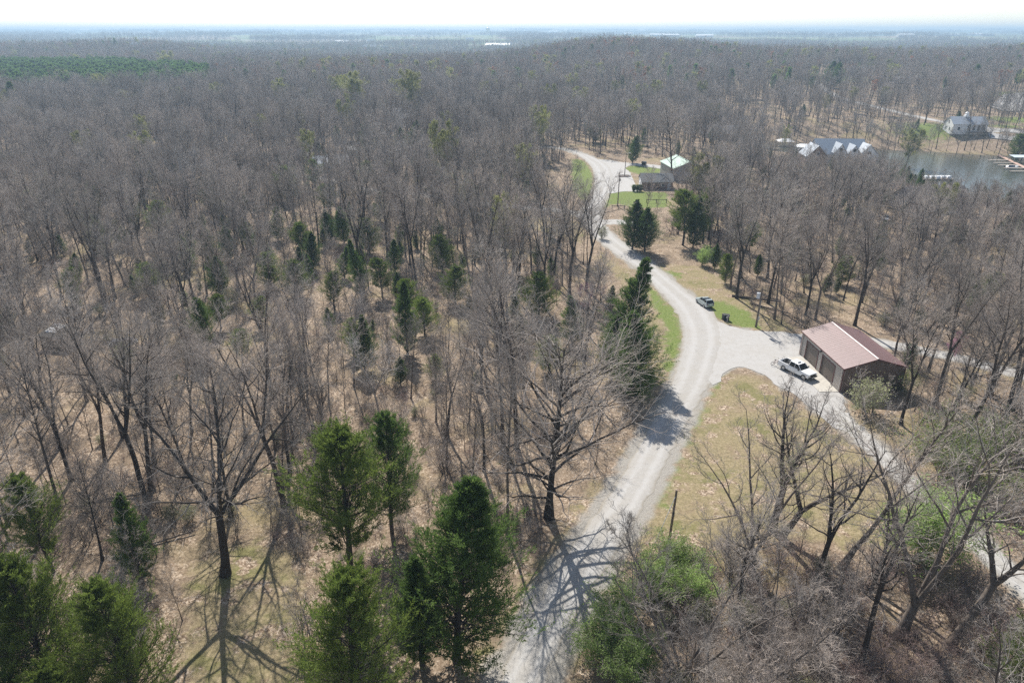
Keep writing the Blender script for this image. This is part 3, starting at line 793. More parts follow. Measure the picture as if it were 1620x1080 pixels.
GREENR = simple('pale_green_ridge', (.55, .68, .58), .4, .05)
CONC = simple('concrete', (.4, .375, .33), .85, .12, 2)
GLASS = simple('dark_glass', (.015, .02, .025), .08, .1)
BLACK = simple('black_plastic', (.012, .012, .013), .5, .2)
NAVY = simple('navy_plastic', (.012, .02, .05), .45, .2)
RUBBER = simple('tyre_rubber', (.014, .014, .014), .85, .2)
STEEL = simple('grey_steel', (.4, .41, .42), .4, .1, 2, metal=.6)
WOOD = simple('weathered_wood', (.16, .125, .1), .9, .25, 5)
PALEWOOD = simple('pale_planks', (.42, .36, .3), .85, .15, 4)
TARP = simple('white_tarp', (.62, .62, .62), .6, .1, 2)
SHED = simple('dark_boards', (.03, .027, .025), .9, .3, 4)

def gable_walls(L, W, eave, ridge, z0=-.6):
    mb = MB(); x, y = L / 2, W / 2
    prof = [(-y, z0), (y, z0), (y, eave), (0, ridge), (-y, eave)]
    V = [(-x, a, z) for a, z in prof] + [(x, a, z) for a, z in prof]
    return mb.add(V, [(0, 1, 2, 3, 4)[::-1], (5, 6, 7, 8, 9)] + [(i, 5 + i, 5 + (i + 1) % 5, (i + 1) % 5)[::-1] for i in range(5)])

def roof_slope(L, W, eave, ridge, side, over=.35, t=.12, lift=.03):
    y = W / 2; k = (ridge - eave) / y; ye = y + over; x = L / 2 + over
    ze = eave - k * over + lift; zr = ridge + lift
    p = [(-x, side * ye, ze + t), (x, side * ye, ze + t), (x, 0, zr + t), (-x, 0, zr + t)]
    if side > 0: p = p[::-1]
    return MB().slab(p, t)

def window(parent, c, w, h, ax, frame=None, pane=None, sgn=1):
    """a window on a wall; ax='x': wall faces +-x, 'y': wall faces +-y"""
    x, y, z = c; d = .08
    f = MB()
    for s in (-1, 1):
        if ax == 'x': f.box((x + sgn * d / 2, y + s * w / 2, z), (d, .1, h + .1)); f.box((x + sgn * d / 2, y, z + s * h / 2), (d - .01, w - .1, .1))
        else: f.box((x + s * w / 2, y + sgn * d / 2, z), (.1, d, h + .1)); f.box((x, y + sgn * d / 2, z + s * h / 2), (w - .1, d - .01, .1))
    fo = f.build('window', frame or WHITEP, parent)
    g = MB().box((x + (sgn * .03 if ax == 'x' else 0), y + (sgn * .03 if ax == 'y' else 0), z), (.03, w, h) if ax == 'x' else (w, .03, h))
    g.build('pane', pane or GLASS, fo); return fo

def gable_house(name, label, p, rz, L, W, eave, ridge, wm, rm, cat='house', wins=(), chimney=None, keep=1.0, group=None):
    """ridge along local x"""
    o = empty(name, p, rz, label, cat, group)
    gable_walls(L, W, eave, ridge, -3 if cat == 'building' else -.6).build('wall', wm, o)
    for s in (-1, 1): roof_slope(L, W, eave, ridge, s).build('roof', rm, o)
    for c in wins: window(o, *c)
    if chimney: MB().box(chimney, (.9, .7, 2.4)).build('chimney', BRICK, o)
    KEEP.append((p[0], p[1], keep * max(L, W) * .62)); return o

# ---- metal garage beside the drive (40 x 30 ft), front towards -x
FLx, FLy = flat(1265, 560); FRx, FRy = flat(1328, 621)
fr = Vector((FRx - FLx, FRy - FLy, 0)); GL = fr.length; GW = 9.05
GE, GR_ = 4.0, 5.35
gar = empty('metal_garage', (FLx, FLy, 0), math.atan2(fr.y, fr.x), 'tan metal garage with maroon roof and two roll-up doors beside the gravel drive', 'garage')
# local: +x along the front from far corner to near corner, +y into the building
g = MB()
def wall_open(mb, L, h, openings, y0, y1):
    xs = [0]
    for a, b_, t_ in openings: xs += [a, b_]
    xs.append(L)
    for i in range(0, len(xs) - 1, 2): mb.box(((xs[i] + xs[i + 1]) / 2, (y0 + y1) / 2, h / 2), (xs[i + 1] - xs[i], y1 - y0, h))
    for a, b_, t_ in openings: mb.box(((a + b_) / 2, (y0 + y1) / 2, (h + t_) / 2), (b_ - a, y1 - y0, h - t_))
DO = [(1.7, 5.5, 3.05), (6.9, 10.7, 3.05)]
wall_open(g, GL, GE, DO, 0, .16)
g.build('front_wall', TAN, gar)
for k, (x0, s) in enumerate(((GL, 1), (0, -1))):
    e = MB(); prof = [(.16, -.2), (GW, -.2), (GW, GE), (GW / 2, GR_ - .02), (.16, GE + .03)]
    V = [(x0, a, z) for a, z in prof] + [(x0 - s * .14, a, z) for a, z in prof]
    e.add(V, [(0, 1, 2, 3, 4), (9, 8, 7, 6, 5)] + [(i, 5 + i, 5 + (i + 1) % 5, (i + 1) % 5) for i in range(5)])
    wl = e.build('gable_wall', TANSHADE, gar)
    rb = MB()
    for q in range(1, 30):
        yy = .16 + q * (GW - .16) / 30; zt = GE + (GR_ - GE) * (1 - abs(yy - GW / 2) / (GW / 2)) - .12
        rb.box((x0 + s * .02, yy, zt / 2), (.04, .07, zt))
    tag(rb.build('rib', TANSHADE, wl), kind='stuff')
MB().box((GL / 2, GW - .08, GE / 2), (GL - .3, .16, GE - .04)).build('back_wall', TANSHADE, gar)
nrib = MB()
for q in range(40):
    xx = (q + .5) * GL / 40
    if not any(a - .1 < xx < b_ + .1 for a, b_, _ in DO): nrib.box((xx, -.015, GE / 2), (.06, .03, GE - .1))
tag(nrib.build('rib', TAN, gar), kind='stuff')
for a, b_, t_ in DO:
    fo = MB()
    for xx in (a - .06, b_ + .06): fo.box((xx, -.03, t_ / 2), (.14, .1, t_))
    fo.box(((a + b_) / 2, -.03, t_ + .07), (b_ - a + .26, .1, .14)); fo.build('door_frame', TRIM, gar)
    dd = MB(); nsl = 10
    for q in range(nsl): dd.box(((a + b_) / 2, .1, (q + .5) * t_ / nsl), (b_ - a - .01, .05, t_ / nsl - .025))
    dd.box(((a + b_) / 2, .135, t_ / 2), (b_ - a - .02, .02, t_ - .01))
    dr = dd.build('roll_up_door', DOORM, gar)
    MB().box(((a + b_) / 2, .05, .5), (.25, .05, .06)).build('handle', BLACK, dr)
for xx, yy in ((-.02, -.02), (GL + .02, -.02), (GL + .02, GW + .02), (-.02, GW + .02)): MB().box((xx, yy, GE / 2 - .1), (.14, .14, GE)).build('corner_trim', TRIM, gar)
# roof: sheets laid side by side on each slope, ribs proud
kk = (GR_ - GE) / (GW / 2); OV = .28; NP = 14
sheet_me = {}
for s in (-1, 1):
    wpan = (GL + 2 * OV) / NP
    for q in range(NP):
        if s not in sheet_me:
            y0 = GW / 2 + s * (GW / 2 + OV); z0 = GE - kk * OV + .1; p = MB()
            P = [(0, y0, z0), (wpan - .015, y0, z0), (wpan - .015, GW / 2, GR_ + .1), (0, GW / 2, GR_ + .1)]
            p.slab(P if s < 0 else P[::-1], .05)
            for rr in (.02, wpan / 2):
                P = [(rr, y0, z0 + .015), (rr + .05, y0, z0 + .015), (rr + .05, GW / 2, GR_ + .115), (rr, GW / 2, GR_ + .115)]
                p.slab(P if s < 0 else P[::-1], .014)
            ob = p.build('roof_sheet', MAROON, gar); sheet_me[s] = ob.data
        else: ob = link('roof_sheet', sheet_me[s], gar)
        ob.location = (-OV + q * wpan, 0, 0)
rd = MB()
for s in (-1, 1):
    P = [(-OV, GW / 2 + s * .15, GR_ + .17 - .15 * kk), (GL + OV, GW / 2 + s * .15, GR_ + .17 - .15 * kk), (GL + OV, GW / 2, GR_ + .18), (-OV, GW / 2, GR_ + .18)]
    rd.slab(P if s < 0 else P[::-1], .03)
rd.build('ridge_cap', RIDGE, gar)
ft = MB()
for xx in (-OV - .02, GL + OV + .02):
    for s in (-1, 1):
        P = [(xx - .03, GW / 2 + s * (GW / 2 + OV), GE - kk * OV + .09), (xx + .03, GW / 2 + s * (GW / 2 + OV), GE - kk * OV + .09), (xx + .03, GW / 2, GR_ + .11), (xx - .03, GW / 2, GR_ + .11)]
        ft.slab(P if s < 0 else P[::-1], .2)
for s in (-1, 1): ft.box((GL / 2, GW / 2 + s * (GW / 2 + OV), GE - kk * OV), (GL + 2 * OV, .05, .14))
ft.build('eave_trim', TRIM, gar)
KEEP.append(((FLx + FRx) / 2 + GW / 2, (FLy + FRy) / 2, 9.5))
for xx in (.25, GL - .25): MB().box((xx, -.1, GE / 2 - .15), (.1, .09, GE - .2)).box((xx, -.2, .08), (.1, .28, .09)).build('downspout', TAN, gar)
lp = MB().box((6.2, -.12, 3.35), (.3, .2, .14)).box((6.2, -.05, 3.45), (.16, .1, .2)).build('wall_lamp', BLACK, gar)
# concrete strip before its doors
ap = empty('concrete_apron', (FLx, FLy, 0), gar.rotation_euler.z); ap['kind'] = 'structure'
for q in range(3): MB().box((1.2 + (q + .5) * 3.9, -1.5, .05), (3.87, 2.85, .12)).build('slab', CONC, ap)

# ---- small grey roofed garage by the yard
p = at(1016, 300); 
hs = gable_house('brick_garage', 'low brown brick garage with grey shingle roof and white gable end', (p.x + 5.0, p.y + 3.4, 0), R(-2), 10.2, 6.6, 2.75, 4.7, BRICK, GREYROOF, 'garage',
    wins=(((2.0, -3.3, 1.5), 1.1, 1.0, 'y', None, None, -1),))
MB().slab([(-5.16, 3.2, -.2), (-5.16, -3.2, -.2), (-5.16, -3.2, 2.72), (-5.16, 0, 4.6), (-5.16, 3.2, 2.72)], .07).build('white_gable', WHITE, hs)
MB().box((3.9, -3.36, 1.05), (1.0, .08, 2.1)).build('door', simple('grey_door', (.42, .45, .48), .5, .05), hs)
MB().box((0, -3.72, 2.52), (10.9, .1, .16)).build('gutter', WHITEP, hs)
MB().box((-5.24, 0, 1.1), (.06, 2.6, 2.2)).build('garage_door', WHITEP, hs)

# ---- green roofed barn
p = at(1087, 286)
bn = gable_house('pole_barn', 'grey pole barn with pale green metal roof behind the big yard tree', (p.x - .5, p.y + 7.5, 0), R(96), 15, 11, 4.3, 6.4, simple('pale_grey_metal', (.32, .31, .3), .5, .06), GREENM, 'barn', keep=.95)
for s in (-1, 1): pass
MB().box((0, 0, 6.62), (15.7, .3, .05)).build('ridge_cap', GREENR, bn)
rb = MB()
k2 = 2.1 / 5.5
for s in (-1, 1):
    for q in range(16):
        xx = -7.5 + q
        P = [(xx, s * 5.8, 4.3 - k2 * .3 + .19), (xx + .07, s * 5.8, 4.3 - k2 * .3 + .19), (xx + .07, s * .2, 6.4 - .2 * k2 + .19), (xx, s * .2, 6.4 - .2 * k2 + .19)]
        rb.slab(P if s < 0 else P[::-1], .05)
tag(rb.build('rib', GREENM, bn), kind='stuff')
MB().box((-7.54, 0, 1.6), (.08, 3.4, 3.2)).build('sliding_door', WHITEP, bn)

# ---- houses in the left woods
p = at(524, 270); gable_house('bungalow', 'white walled bungalow with broad grey roof among the left woods', (p.x, p.y + 3, p.z), R(8), 13.5, 9, 2.8, 5.0, WHITE, SLATE, 'house',
    wins=(((-4, -4.5, 1.5), 1.4, 1.3, 'y', None, None, -1), ((-1, -4.5, 1.5), 1.4, 1.3, 'y', None, None, -1), ((4, -4.5, 1.5), 1.4, 1.3, 'y', None, None, -1)), chimney=(3, .8, 5.2))
p = at(463, 257); gable_house('ranch_house', 'long low brick house with dark grey roof left of the white bungalow', (p.x, p.y + 3, p.z), R(5), 12, 8, 2.7, 4.6, BRICK, GREYROOF, 'house',
    wins=tuple(((x, -4, 1.5), 1.5, 1.0, 'y', None, None, -1) for x in (-4, -1, 2, 4.6)))
p = at(558, 246); gable_house('garden_shed', 'small shed with pale roof right of the white bungalow', (p.x, p.y + 2, p.z), R(-4), 6.5, 4.5, 2.3, 3.6, simple('grey_boards', (.3, .3, .29), .8, .1), simple('pale_roof', (.55, .55, .54), .6, .08), 'shed')

# ---- brown house hidden in trees above the cove, and the tan roofed one on the far bank
p = at(1143, 222); o = gable_house('hip_house', 'wide grey roofed house half hidden by trees left of the boat shelters', (p.x, p.y + 5, p.z), R(-3), 21, 11, 3.2, 6.6, simple('taupe_siding', (.28, .25, .23), .8, .1), simple('grey_brown_roof', (.17, .16, .16), .85, .2, 5), 'house',
    wins=tuple(((x, -5.5, 1.7), 1.6, 1.3, 'y', None, None, -1) for x in (-7, -3.5, 4, 8)))
gable_walls(6, 7, 4.2, 7.2).build('porch_wall', simple('cream_gable', (.5, .46, .4), .8, .06), o).matrix_basis = Matrix.Translation((-3.5, -3.5, 0)) @ Matrix.Rotation(R(90), 4, 'Z')
for s in (-1, 1):
    q = roof_slope(6, 7, 4.2, 7.2, s).build('porch_roof', MATS['grey_brown_roof'], o); q.matrix_basis = Matrix.Translation((-3.5, -3.5, 0)) @ Matrix.Rotation(R(90), 4, 'Z')
p = at(1356, 120); gable_house('lawn_house', 'grey roofed house by a lawn on the far wooded hill', (p.x, p.y, p.z), R(-5), 21, 12, 3.4, 8.0, BRICK, SLATE, 'house', keep=1.3,
    wins=tuple(((x, -6, 1.8), 1.6, 1.4, 'y', None, None, -1) for x in (-7, -2, 3, 7)))
p = at(1418, 132); gable_house('white_outbuilding', 'long white roofed outbuilding right of the far hill house', (p.x, p.y, p.z + 1), R(-3), 15, 8, 3.2, 4.6, simple('cream_gable', (.5, .46, .4)), TARP, 'outbuilding', keep=1.2)

# ---- big lakeside house with many gables
p = at(1331, 262); big = empty('lake_house', (p.x, p.y + 6, p.z + .3), R(-4), 'big lakeside house with pale blue grey roof and several gables', 'house')
PALEROOF = simple('pale_blue_roof', (.25, .285, .33), .6, .08, 3)
gable_walls(19, 12, 4.2, 9.2).build('wall', WHITE, big)
for s in (-1, 1): roof_slope(19, 12, 4.2, 9.2, s).build('roof', PALEROOF, big)
def wing(x, y, L, W, e, r_, rot=90, wm=None, nm='wing_wall'):
    M = Matrix.Translation((x, y, 0)) @ Matrix.Rotation(R(rot), 4, 'Z')
    gable_walls(L, W, e, r_).build(nm, wm or WHITE, big).matrix_basis = M
    for s in (-1, 1): roof_slope(L, W, e, r_, s).build('wing_roof', PALEROOF, big).matrix_basis = M
wing(-10.5, -3.5, 10, 8, 3.6, 7.6, 90, BRICK); wing(-1.6, -4.6, 7, 4.6, 5.2, 8.3); wing(3.6, -4.8, 7, 4.2, 5.0, 7.8); wing(9.0, -3.0, 12, 7.5, 4.4, 8.2, 90)
for x, z, y in ((-1.6, 6.2, -8.1), (3.6, 6.0, -8.3), (-10.5, 4.6, -8.5), (-12, 1.7, -8.5), (-9, 1.7, -8.5), (9, 5.2, -9.0)): window(big, (x, y, z), 1.3, 1.3, 'y', None, None, -1)
for y in (-5, 0): window(big, (12.75, y, 2.0), 1.3, 1.6, 'x', None, None, 1)
window(big, (12.75, -3, 5.3), 1.0, 1.2, 'x', None, None, 1)
KEEP.append((p.x, p.y + 6, 17))

# ---- white clubhouse with cupola on the far bank
p = at(1531, 212); club = empty('clubhouse', (p.x, p.y + 4, p.z + .4), R(-6), 'white clubhouse with blue grey roof, cupola and arched windows across the lake', 'clubhouse')
gable_walls(17, 11, 4.6, 7.9).build('wall', WHITE, club)
for s in (-1, 1): roof_slope(17, 11, 4.6, 7.9, s).build('roof', SLATE, club)
MB().box((-.5, 0, 8.3), (2.0, 2.0, 1.0)).build('cupola_base', WHITEP, club)
cu = MB().box((-.5, 0, 9.3), (1.3, 1.3, 1.1)); cu.box((-.5, 0, 10.1), (1.6, 1.6, .6), taper=.1); cu.build('cupola', WHITEP, club)
for x in (-.5, 1.9, 4.3, 6.7):
    f = MB().box((x, -5.54, 2.6), (1.7, .1, 2.4)).prism([(x + .85 * math.cos(a), 3.8 + .85 * math.sin(a)) for a in np.linspace(0, math.pi, 9)], -5.59, -5.49).build('arched_window', WHITEP, club)
    MB().box((x, -5.6, 2.6), (1.35, .06, 2.2)).prism([(x + .67 * math.cos(a), 3.75 + .67 * math.sin(a)) for a in np.linspace(0, math.pi, 9)], -5.64, -5.58).build('pane', GLASS, f)
for y, z in ((-2, 2.2), (2, 2.2), (0, 5.4)): window(club, (-8.5, y, z), 1.1, 1.6, 'x', None, None, -1)
window(club, (-5.5, -5.5, 2.4), 1.2, 1.6, 'y', None, None, -1)
dk = MB().box((4, -7.2, .9), (11, 3.2, .18))
for x in (-1.2, 1.5, 4.2, 6.9, 9.2): dk.tube((x, -8.6, -2.2), (x, -8.6, 1.9), .09, n=6)
dk.box((4, -8.7, 1.9), (11, .08, .1)).box((4, -8.7, 1.4), (11, .06, .06)); dk.build('deck', WOOD, club)
KEEP.append((p.x, p.y + 4, 14))

# ---- brown roofed house near the near bank
p = at(1487, 338); br = gable_house('brown_roof_house', 'dark brown roofed house behind trees near the lake shore', (p.x, p.y + 6, p.z), R(4), 18, 10, 3.3, 6.6, simple('stone_walls', (.3, .27, .26), .85, .15, 3), BROWNROOF, 'house', keep=.9,
    wins=tuple(((x, -5, 1.7), 1.6, 1.3, 'y', None, None, -1) for x in (-6, -2, 6)))
gable_walls(7, 7, 3.6, 6.9).build('wing_wall', MATS['stone_walls'], br).matrix_basis = Matrix.Translation((4, -3, 0)) @ Matrix.Rotation(R(90), 4, 'Z')
for s in (-1, 1): roof_slope(7, 7, 3.6, 6.9, s).build('wing_roof', BROWNROOF, br).matrix_basis = Matrix.Translation((4, -3, 0)) @ Matrix.Rotation(R(90), 4, 'Z')
MB().box((2.2, -6.6, 1.25), (2.6, .12, 2.3)).build('garage_door', WHITEP, br)

# ---- boat shelters, docks
def on_lake(px, py): x, y = flat(px, py, LAKE_Z); return Vector((x, y, LAKE_Z))
def boat(parent_loc, rz, label, L=6.5, cover=NAVY, group=None):
    o = empty('motor_boat', parent_loc, rz, label, 'boat', group)
    h = MB(); st = [(-L / 2, .9, .55), (-L * .1, 1.1, .6), (L * .25, .85, .7), (L * .45, .3, .85), (L / 2, .03, .95)]
    V = []
    for x, wd, zt in st: V += [(x, -wd, zt), (x, -wd * .6, -.15), (x, wd * .6, -.15), (x, wd, zt)]
    F = []
    for i in range(len(st) - 1):
        for k in range(3): a = i * 4 + k; F.append((a, a + 1, a + 5, a + 4))
        F.append((i * 4 + 3, i * 4, i * 4 + 4, i * 4 + 7))
    F += [(0, 3, 2, 1)]
    h.add(V, F).build('hull', WHITEP, o); MB().box((-.6, 0, .85), (L * .6, 1.7, .5), taper=.7).build('cover', cover, o)
    MB().box((-L / 2 - .2, 0, .5), (.4, .4, .9)).build('outboard_motor', BLACK, o); return o
BOATROOF = simple('white_metal_roof', (.75, .75, .74), .4, .04)
for (px, py, rz, W_, lab) in ((1241, 231, R(-4), 8.5, 'white hip roofed boat shelter on the cove, the farther one'), (1270, 240, R(-8), 8.0, 'white roofed boat shelter with a dark covered boat under it')):
    q = on_lake(px, py); o = empty('boat_shelter', q, rz, lab, 'boat shelter', 'boat shelters on the cove')
    r_ = MB(); V = [(-W_ / 2, -3.4, 2.6), (W_ / 2, -3.4, 2.6), (W_ / 2, 3.4, 2.6), (-W_ / 2, 3.4, 2.6), (-W_ / 2 + 2.5, 0, 3.9), (W_ / 2 - 2.5, 0, 3.9)]
    r_.add(V, [(0, 1, 5, 4), (1, 2, 5), (2, 3, 4, 5), (3, 0, 4), (3, 2, 1, 0)]).build('roof', BOATROOF, o)
    for sx in (-1, 1):
        for sy in (-1, 1): MB().tube((sx * (W_ / 2 - .4), sy * 3, -1.0), (sx * (W_ / 2 - .4), sy * 3, 2.62), .09, n=6).build('post', STEEL, o)
    MB().box((0, -3.0, .35), (W_, 1.1, .18)).build('deck', PALEWOOD, o)
    KEEP.append((q.x, q.y, 9))
boat(on_lake(1272, 239) + Vector((0, .6, .1)), R(-8), 'small boat with navy cover under the nearer boat shelter')
q = on_lake(1216, 236); o = empty('cove_dock', q, R(-5), 'narrow pale dock at the head of the cove', 'dock')
MB().box((0, 0, .4), (11, 1.4, .15)).build('deck', PALEWOOD, o)
for x in (-4.5, 0, 4.5): MB().tube((x, .5, -1.0), (x, .5, 1.0), .09, n=6).build('piling', WOOD, o)
# pier with fingers at the right, with canopy
a_, b2 = on_lake(1580, 247), on_lake(1640, 276)
dv = (b2 - a_); dl = dv.length; ang_ = math.atan2(dv.y, dv.x)
o = empty('marina_dock', a_ + Vector((0, 0, .45)), ang_, 'reddish plank dock with side piers on the far right of the lake', 'dock')
MB().box((dl / 2, 0, 0), (dl, 1.7, .18)).build('walkway', simple('reddish_planks', (.42, .28, .22), .85, .15, 3), o)
for i, t in enumerate((.3, .45, .58, .74, .9)):
    M = Matrix.Translation((dl * t, 0, .0)) @ Matrix.Rotation(-ang_, 4, 'Z')
    MB().box((-5.2, 0, .02), (9.4, .9, .2)).build('side_pier', PALEWOOD, o).matrix_basis = M
    MB().tube((-9.6, .5, -1.4), (-9.6, .5, .9), .1, n=6).build('piling', WOOD, o).matrix_basis = M
q = on_lake(1612, 257); o = empty('dock_canopy', q, R(-4), 'pale flat canopy over a boat slip beside the reddish dock', 'canopy')
MB().slab([(-4, -2.4, 2.7), (4, -2.4, 2.7), (4, 2.4, 3.1), (-4, 2.4, 3.1)], .12).build('roof', simple('pale_canopy', (.5, .56, .62), .5, .05), o)
for sx in (-1, 1):
    for sy in (-1, 1): MB().tube((sx * 3.7, sy * 2.1, -1), (sx * 3.7, sy * 2.1, 2.7 + .18 * sy), .08, n=6).build('post', STEEL, o)
boat(on_lake(1600, 266) + Vector((0, 0, .1)), R(2), 'white boat moored at a side pier of the reddish dock', 6)
q = on_lake(1482, 284); o = empty('floating_dock', q, R(2), 'floating dock with a row of white covers before the brown roofed house', 'dock')
MB().box((0, 0, .35), (12.5, 3, .3)).build('deck', PALEWOOD, o)
for i in range(5):
    x = -4.8 + i * 2.35; MB().box((x, 0, 1.2), (1.9, 2.4, .55), taper=.75).box((x, 0, .75), (1.6, 2.0, .6)).build('white_cover', WHITEP, o)

# ---- old shed with tarp, tarp heap in the left woods
p = at(92, 551); o = empty('old_shed', (p.x, p.y + 1.3, p.z), R(-12), 'dark collapsing shed with crumpled white tarp on its roof in the left woods', 'shed')
s_ = MB()
for q in range(11): s_.box((-2.3 + q * .46, -1.4, 1.1 + random.uniform(-.06, .06)), (.42, .06, 2.2)); s_.box((-2.3 + q * .46, 1.4, 1.1), (.42, .06, 2.2))
s_.box((-2.5, 0, 1.1), (.06, 2.7, 2.2)).box((2.5, 0, 1.1), (.06, 2.7, 2.2)); s_.build('wall', SHED, o)
MB().slab([(-2.8, -1.8, 2.25), (2.8, -1.8, 2.15), (2.8, 1.8, 2.75), (-2.8, 1.8, 2.85)], .08).build('roof', SHED, o)
gx, gy = np.meshgrid(np.linspace(-2.3, .2, 14), np.linspace(-.6, 1.7, 10)); rr = np.random.default_rng(4)
gz = 2.6 + .17 * gy + rr.uniform(0, .28, gx.shape); gz[:, 0] -= .4; gz[0] -= .12
ix = np.arange(140).reshape(10, 14)
tm = np_mesh('tarp', np.stack([gx + rr.normal(0, .06, gx.shape), gy, gz], -1), np.stack([ix[:-1, :-1], ix[:-1, 1:], ix[1:, 1:], ix[1:, :-1]], -1).reshape(-1, 4)); link('tarp', tm, o, TARP)
KEEP.append((p.x, p.y + 1.3, 3.6)); KEEP += [(p.x * (1 - q / p.y), p.y - q, 2.6) for q in (6, 11, 16, 21)]
p = at(196, 543); o = empty('covered_boat', p, R(20), 'low dark blue covered boat lying in the leaves right of the old shed', 'boat')
MB().box((0, 0, .45), (4.2, 1.6, .7), taper=.8).build('cover', NAVY, o, bevel=.15); MB().box((0, 0, .12), (3.8, 1.3, .3), taper=1.15).build('hull', STEEL, o)
KEEP.append((p.x, p.y, 2.5))

# ---- far farm buildings and houses on the plain, water tower
ORD = ('leftmost of the pair beyond the pines', 'right one of the pair beyond the pines', 'above the left woods', 'left of the highest grey house', 'centre left skyline', 'second below the centre left skyline', 'nearest the hollow left of the tower', 'below the tower to its left', 'among far evergreens left of the tower', 'just left of the tower',
    'just right below the tower', 'touching the long one right below the tower', 'small one well below the tower', 'first right of centre', 'second right of centre', 'bright cluster, left one', 'bright cluster, right one', 'right of the bright cluster', 'first of the far right row', 'second of the far right row', 'third of the far right row', 'fourth of the far right row', 'last of the far right row', 'alone at the far left', 'between cluster and far right row')
LAB = ("white roofed farm building", "long pale building far off", "far house with grey roof", "far brown roofed house")
for i, (px, py, L_, k) in enumerate(FARB):
    q = FARP[i]
    o = gable_house('farm_building', LAB[k] + ', ' + ORD[i], (q.x, q.y, q.z + .3), R(RNG.uniform(-15, 15)), L_ * 1.35 * min(1, q.y / 3000 + .35), L_ * .5 * min(1, q.y / 3000 + .35), 7, 12,
        (WHITE, TAN, BRICK, BRICK)[k], (TARP, TARP, SLATE, BROWNROOF)[k], 'building', group='distant buildings on the plain', keep=2.2)
q = at(772, 57); o = empty('water_tower', q, 0, 'pale round water tower on the horizon', 'water tower')
t = MB()
for k in range(6): t.tube((9 * math.cos(k * 1.047), 9 * math.sin(k * 1.047), -2), (6 * math.cos(k * 1.047), 6 * math.sin(k * 1.047), 26), .7, n=6)
t.tube((0, 0, -2), (0, 0, 26), 1.6, n=10); t.build('legs', WHITEP, o)
MB().ball((0, 0, 31), 10, 16, (1, 1, .72)).build('tank', WHITEP, o, smooth=True)

# ------------------------------------------------------------------ vehicles
def wheel(parent, c, r_, wd):
    w_ = MB().tube((c[0], c[1] - wd / 2, c[2]), (c[0], c[1] + wd / 2, c[2]), r_, n=16).build('wheel', RUBBER, parent)
    MB().tube((c[0], c[1] - wd / 2 - .012, c[2]), (c[0], c[1] + wd / 2 + .012, c[2]), r_ * .62, n=10).build('rim', STEEL, w_)

def shell(name, st, m, parent, smooth=True):
    """loft: stations (x, half width bottom, half width mid, half width top, z bottom, z mid, z top)"""
    V, F = [], []
    for x, wb, wm_, wt, zb, zm, zt in st: V += [(x, -wb, zb), (x, -wm_, zm), (x, -wt, zt), (x, wt, zt), (x, wm_, zm), (x, wb, zb)]
    for i in range(len(st) - 1):
        for k in range(6): a, b_ = i * 6 + k, i * 6 + (k + 1) % 6; F.append((a, b_, b_ + 6, a + 6))
    F += [tuple(range(6))[::-1], tuple(range(len(V) - 6, len(V)))]
    return MB().add(V, F).build(name, m, parent, bevel=.035)

SUVP = simple('pale_green_paint', (.44, .5, .51), .25, .04, 1, metal=.35)
def quadp(nm, pts, m, parent, t=.03): return MB().slab(pts, t).build(nm, m, parent)
# silver-green SUV (front +x)
a0, a1 = Vector((*flat(1111.5, 487), 0)), Vector((*flat(1103, 477.5), 0))
dirv = (a1 - a0); rz = math.atan2(dirv.y, dirv.x)
rz = math.atan2(a1.y - a0.y + .3, a1.x - a0.x - .7)
p = at(1114, 482.5)
car = empty('parked_car', (p.x, p.y, .08), rz, 'pale green hatchback car parked on the grass edge of the road', 'car')
shell('body', [(2.15, .72, .74, .55, .35, .55, .74), (1.95, .82, .86, .72, .28, .62, .86), (1.2, .86, .91, .82, .26, .68, .98), (.55, .87, .92, .84, .25, .7, 1.04), (-1.4, .87, .92, .84, .25, .72, 1.08), (-2.0, .84, .88, .8, .3, .74, 1.06), (-2.2, .76, .8, .7, .38, .72, .98)], SUVP, car)
shell('cabin', [(.78, .8, .78, .74, 1.0, 1.04, 1.07), (.15, .82, .74, .62, 1.0, 1.3, 1.52), (-.7, .82, .75, .63, 1.0, 1.34, 1.6), (-1.6, .82, .74, .6, 1.02, 1.34, 1.56), (-2.08, .8, .74, .62, 1.0, 1.08, 1.12)], GLASS, car)
quadp('roof', [(.1, -.6, 1.56), (.1, .6, 1.56), (-1.72, .6, 1.58), (-1.72, -.6, 1.58)], SUVP, car, .05)
pl_ = MB()
for s in (-1, 1):
    for x0, x1 in ((.78, .12), (-.45, -.45), (-1.2, -1.25), (-2.08, -1.66)): pl_.tube((x0, s * .81, 1.03), (x1, s * .635, 1.55), .045, n=5)
pl_.build('pillar', SUVP, car)
for s in (-1, 1):
    for x in (1.35, -1.35): wheel(car, (x, s * .8, .33), .33, .22)
    MB().box((2.08, s * .58, .68), (.16, .3, .14)).build('headlight', WHITEP, car)
    MB().box((-2.14, s * .62, .88), (.12, .22, .22)).build('tail_light', simple('red_lamp', (.35, .02, .02), .2), car)
    MB().box((.55, s * 1.0, 1.08), (.16, .2, .13)).build('mirror', SUVP, car)
MB().box((-2.24, 0, .55), (.06, 1.4, .22)).build('rear_bumper', SUVP, car); MB().box((-2.21, 0, .8), (.04, .5, .12)).build('number_plate', WHITEP, car)

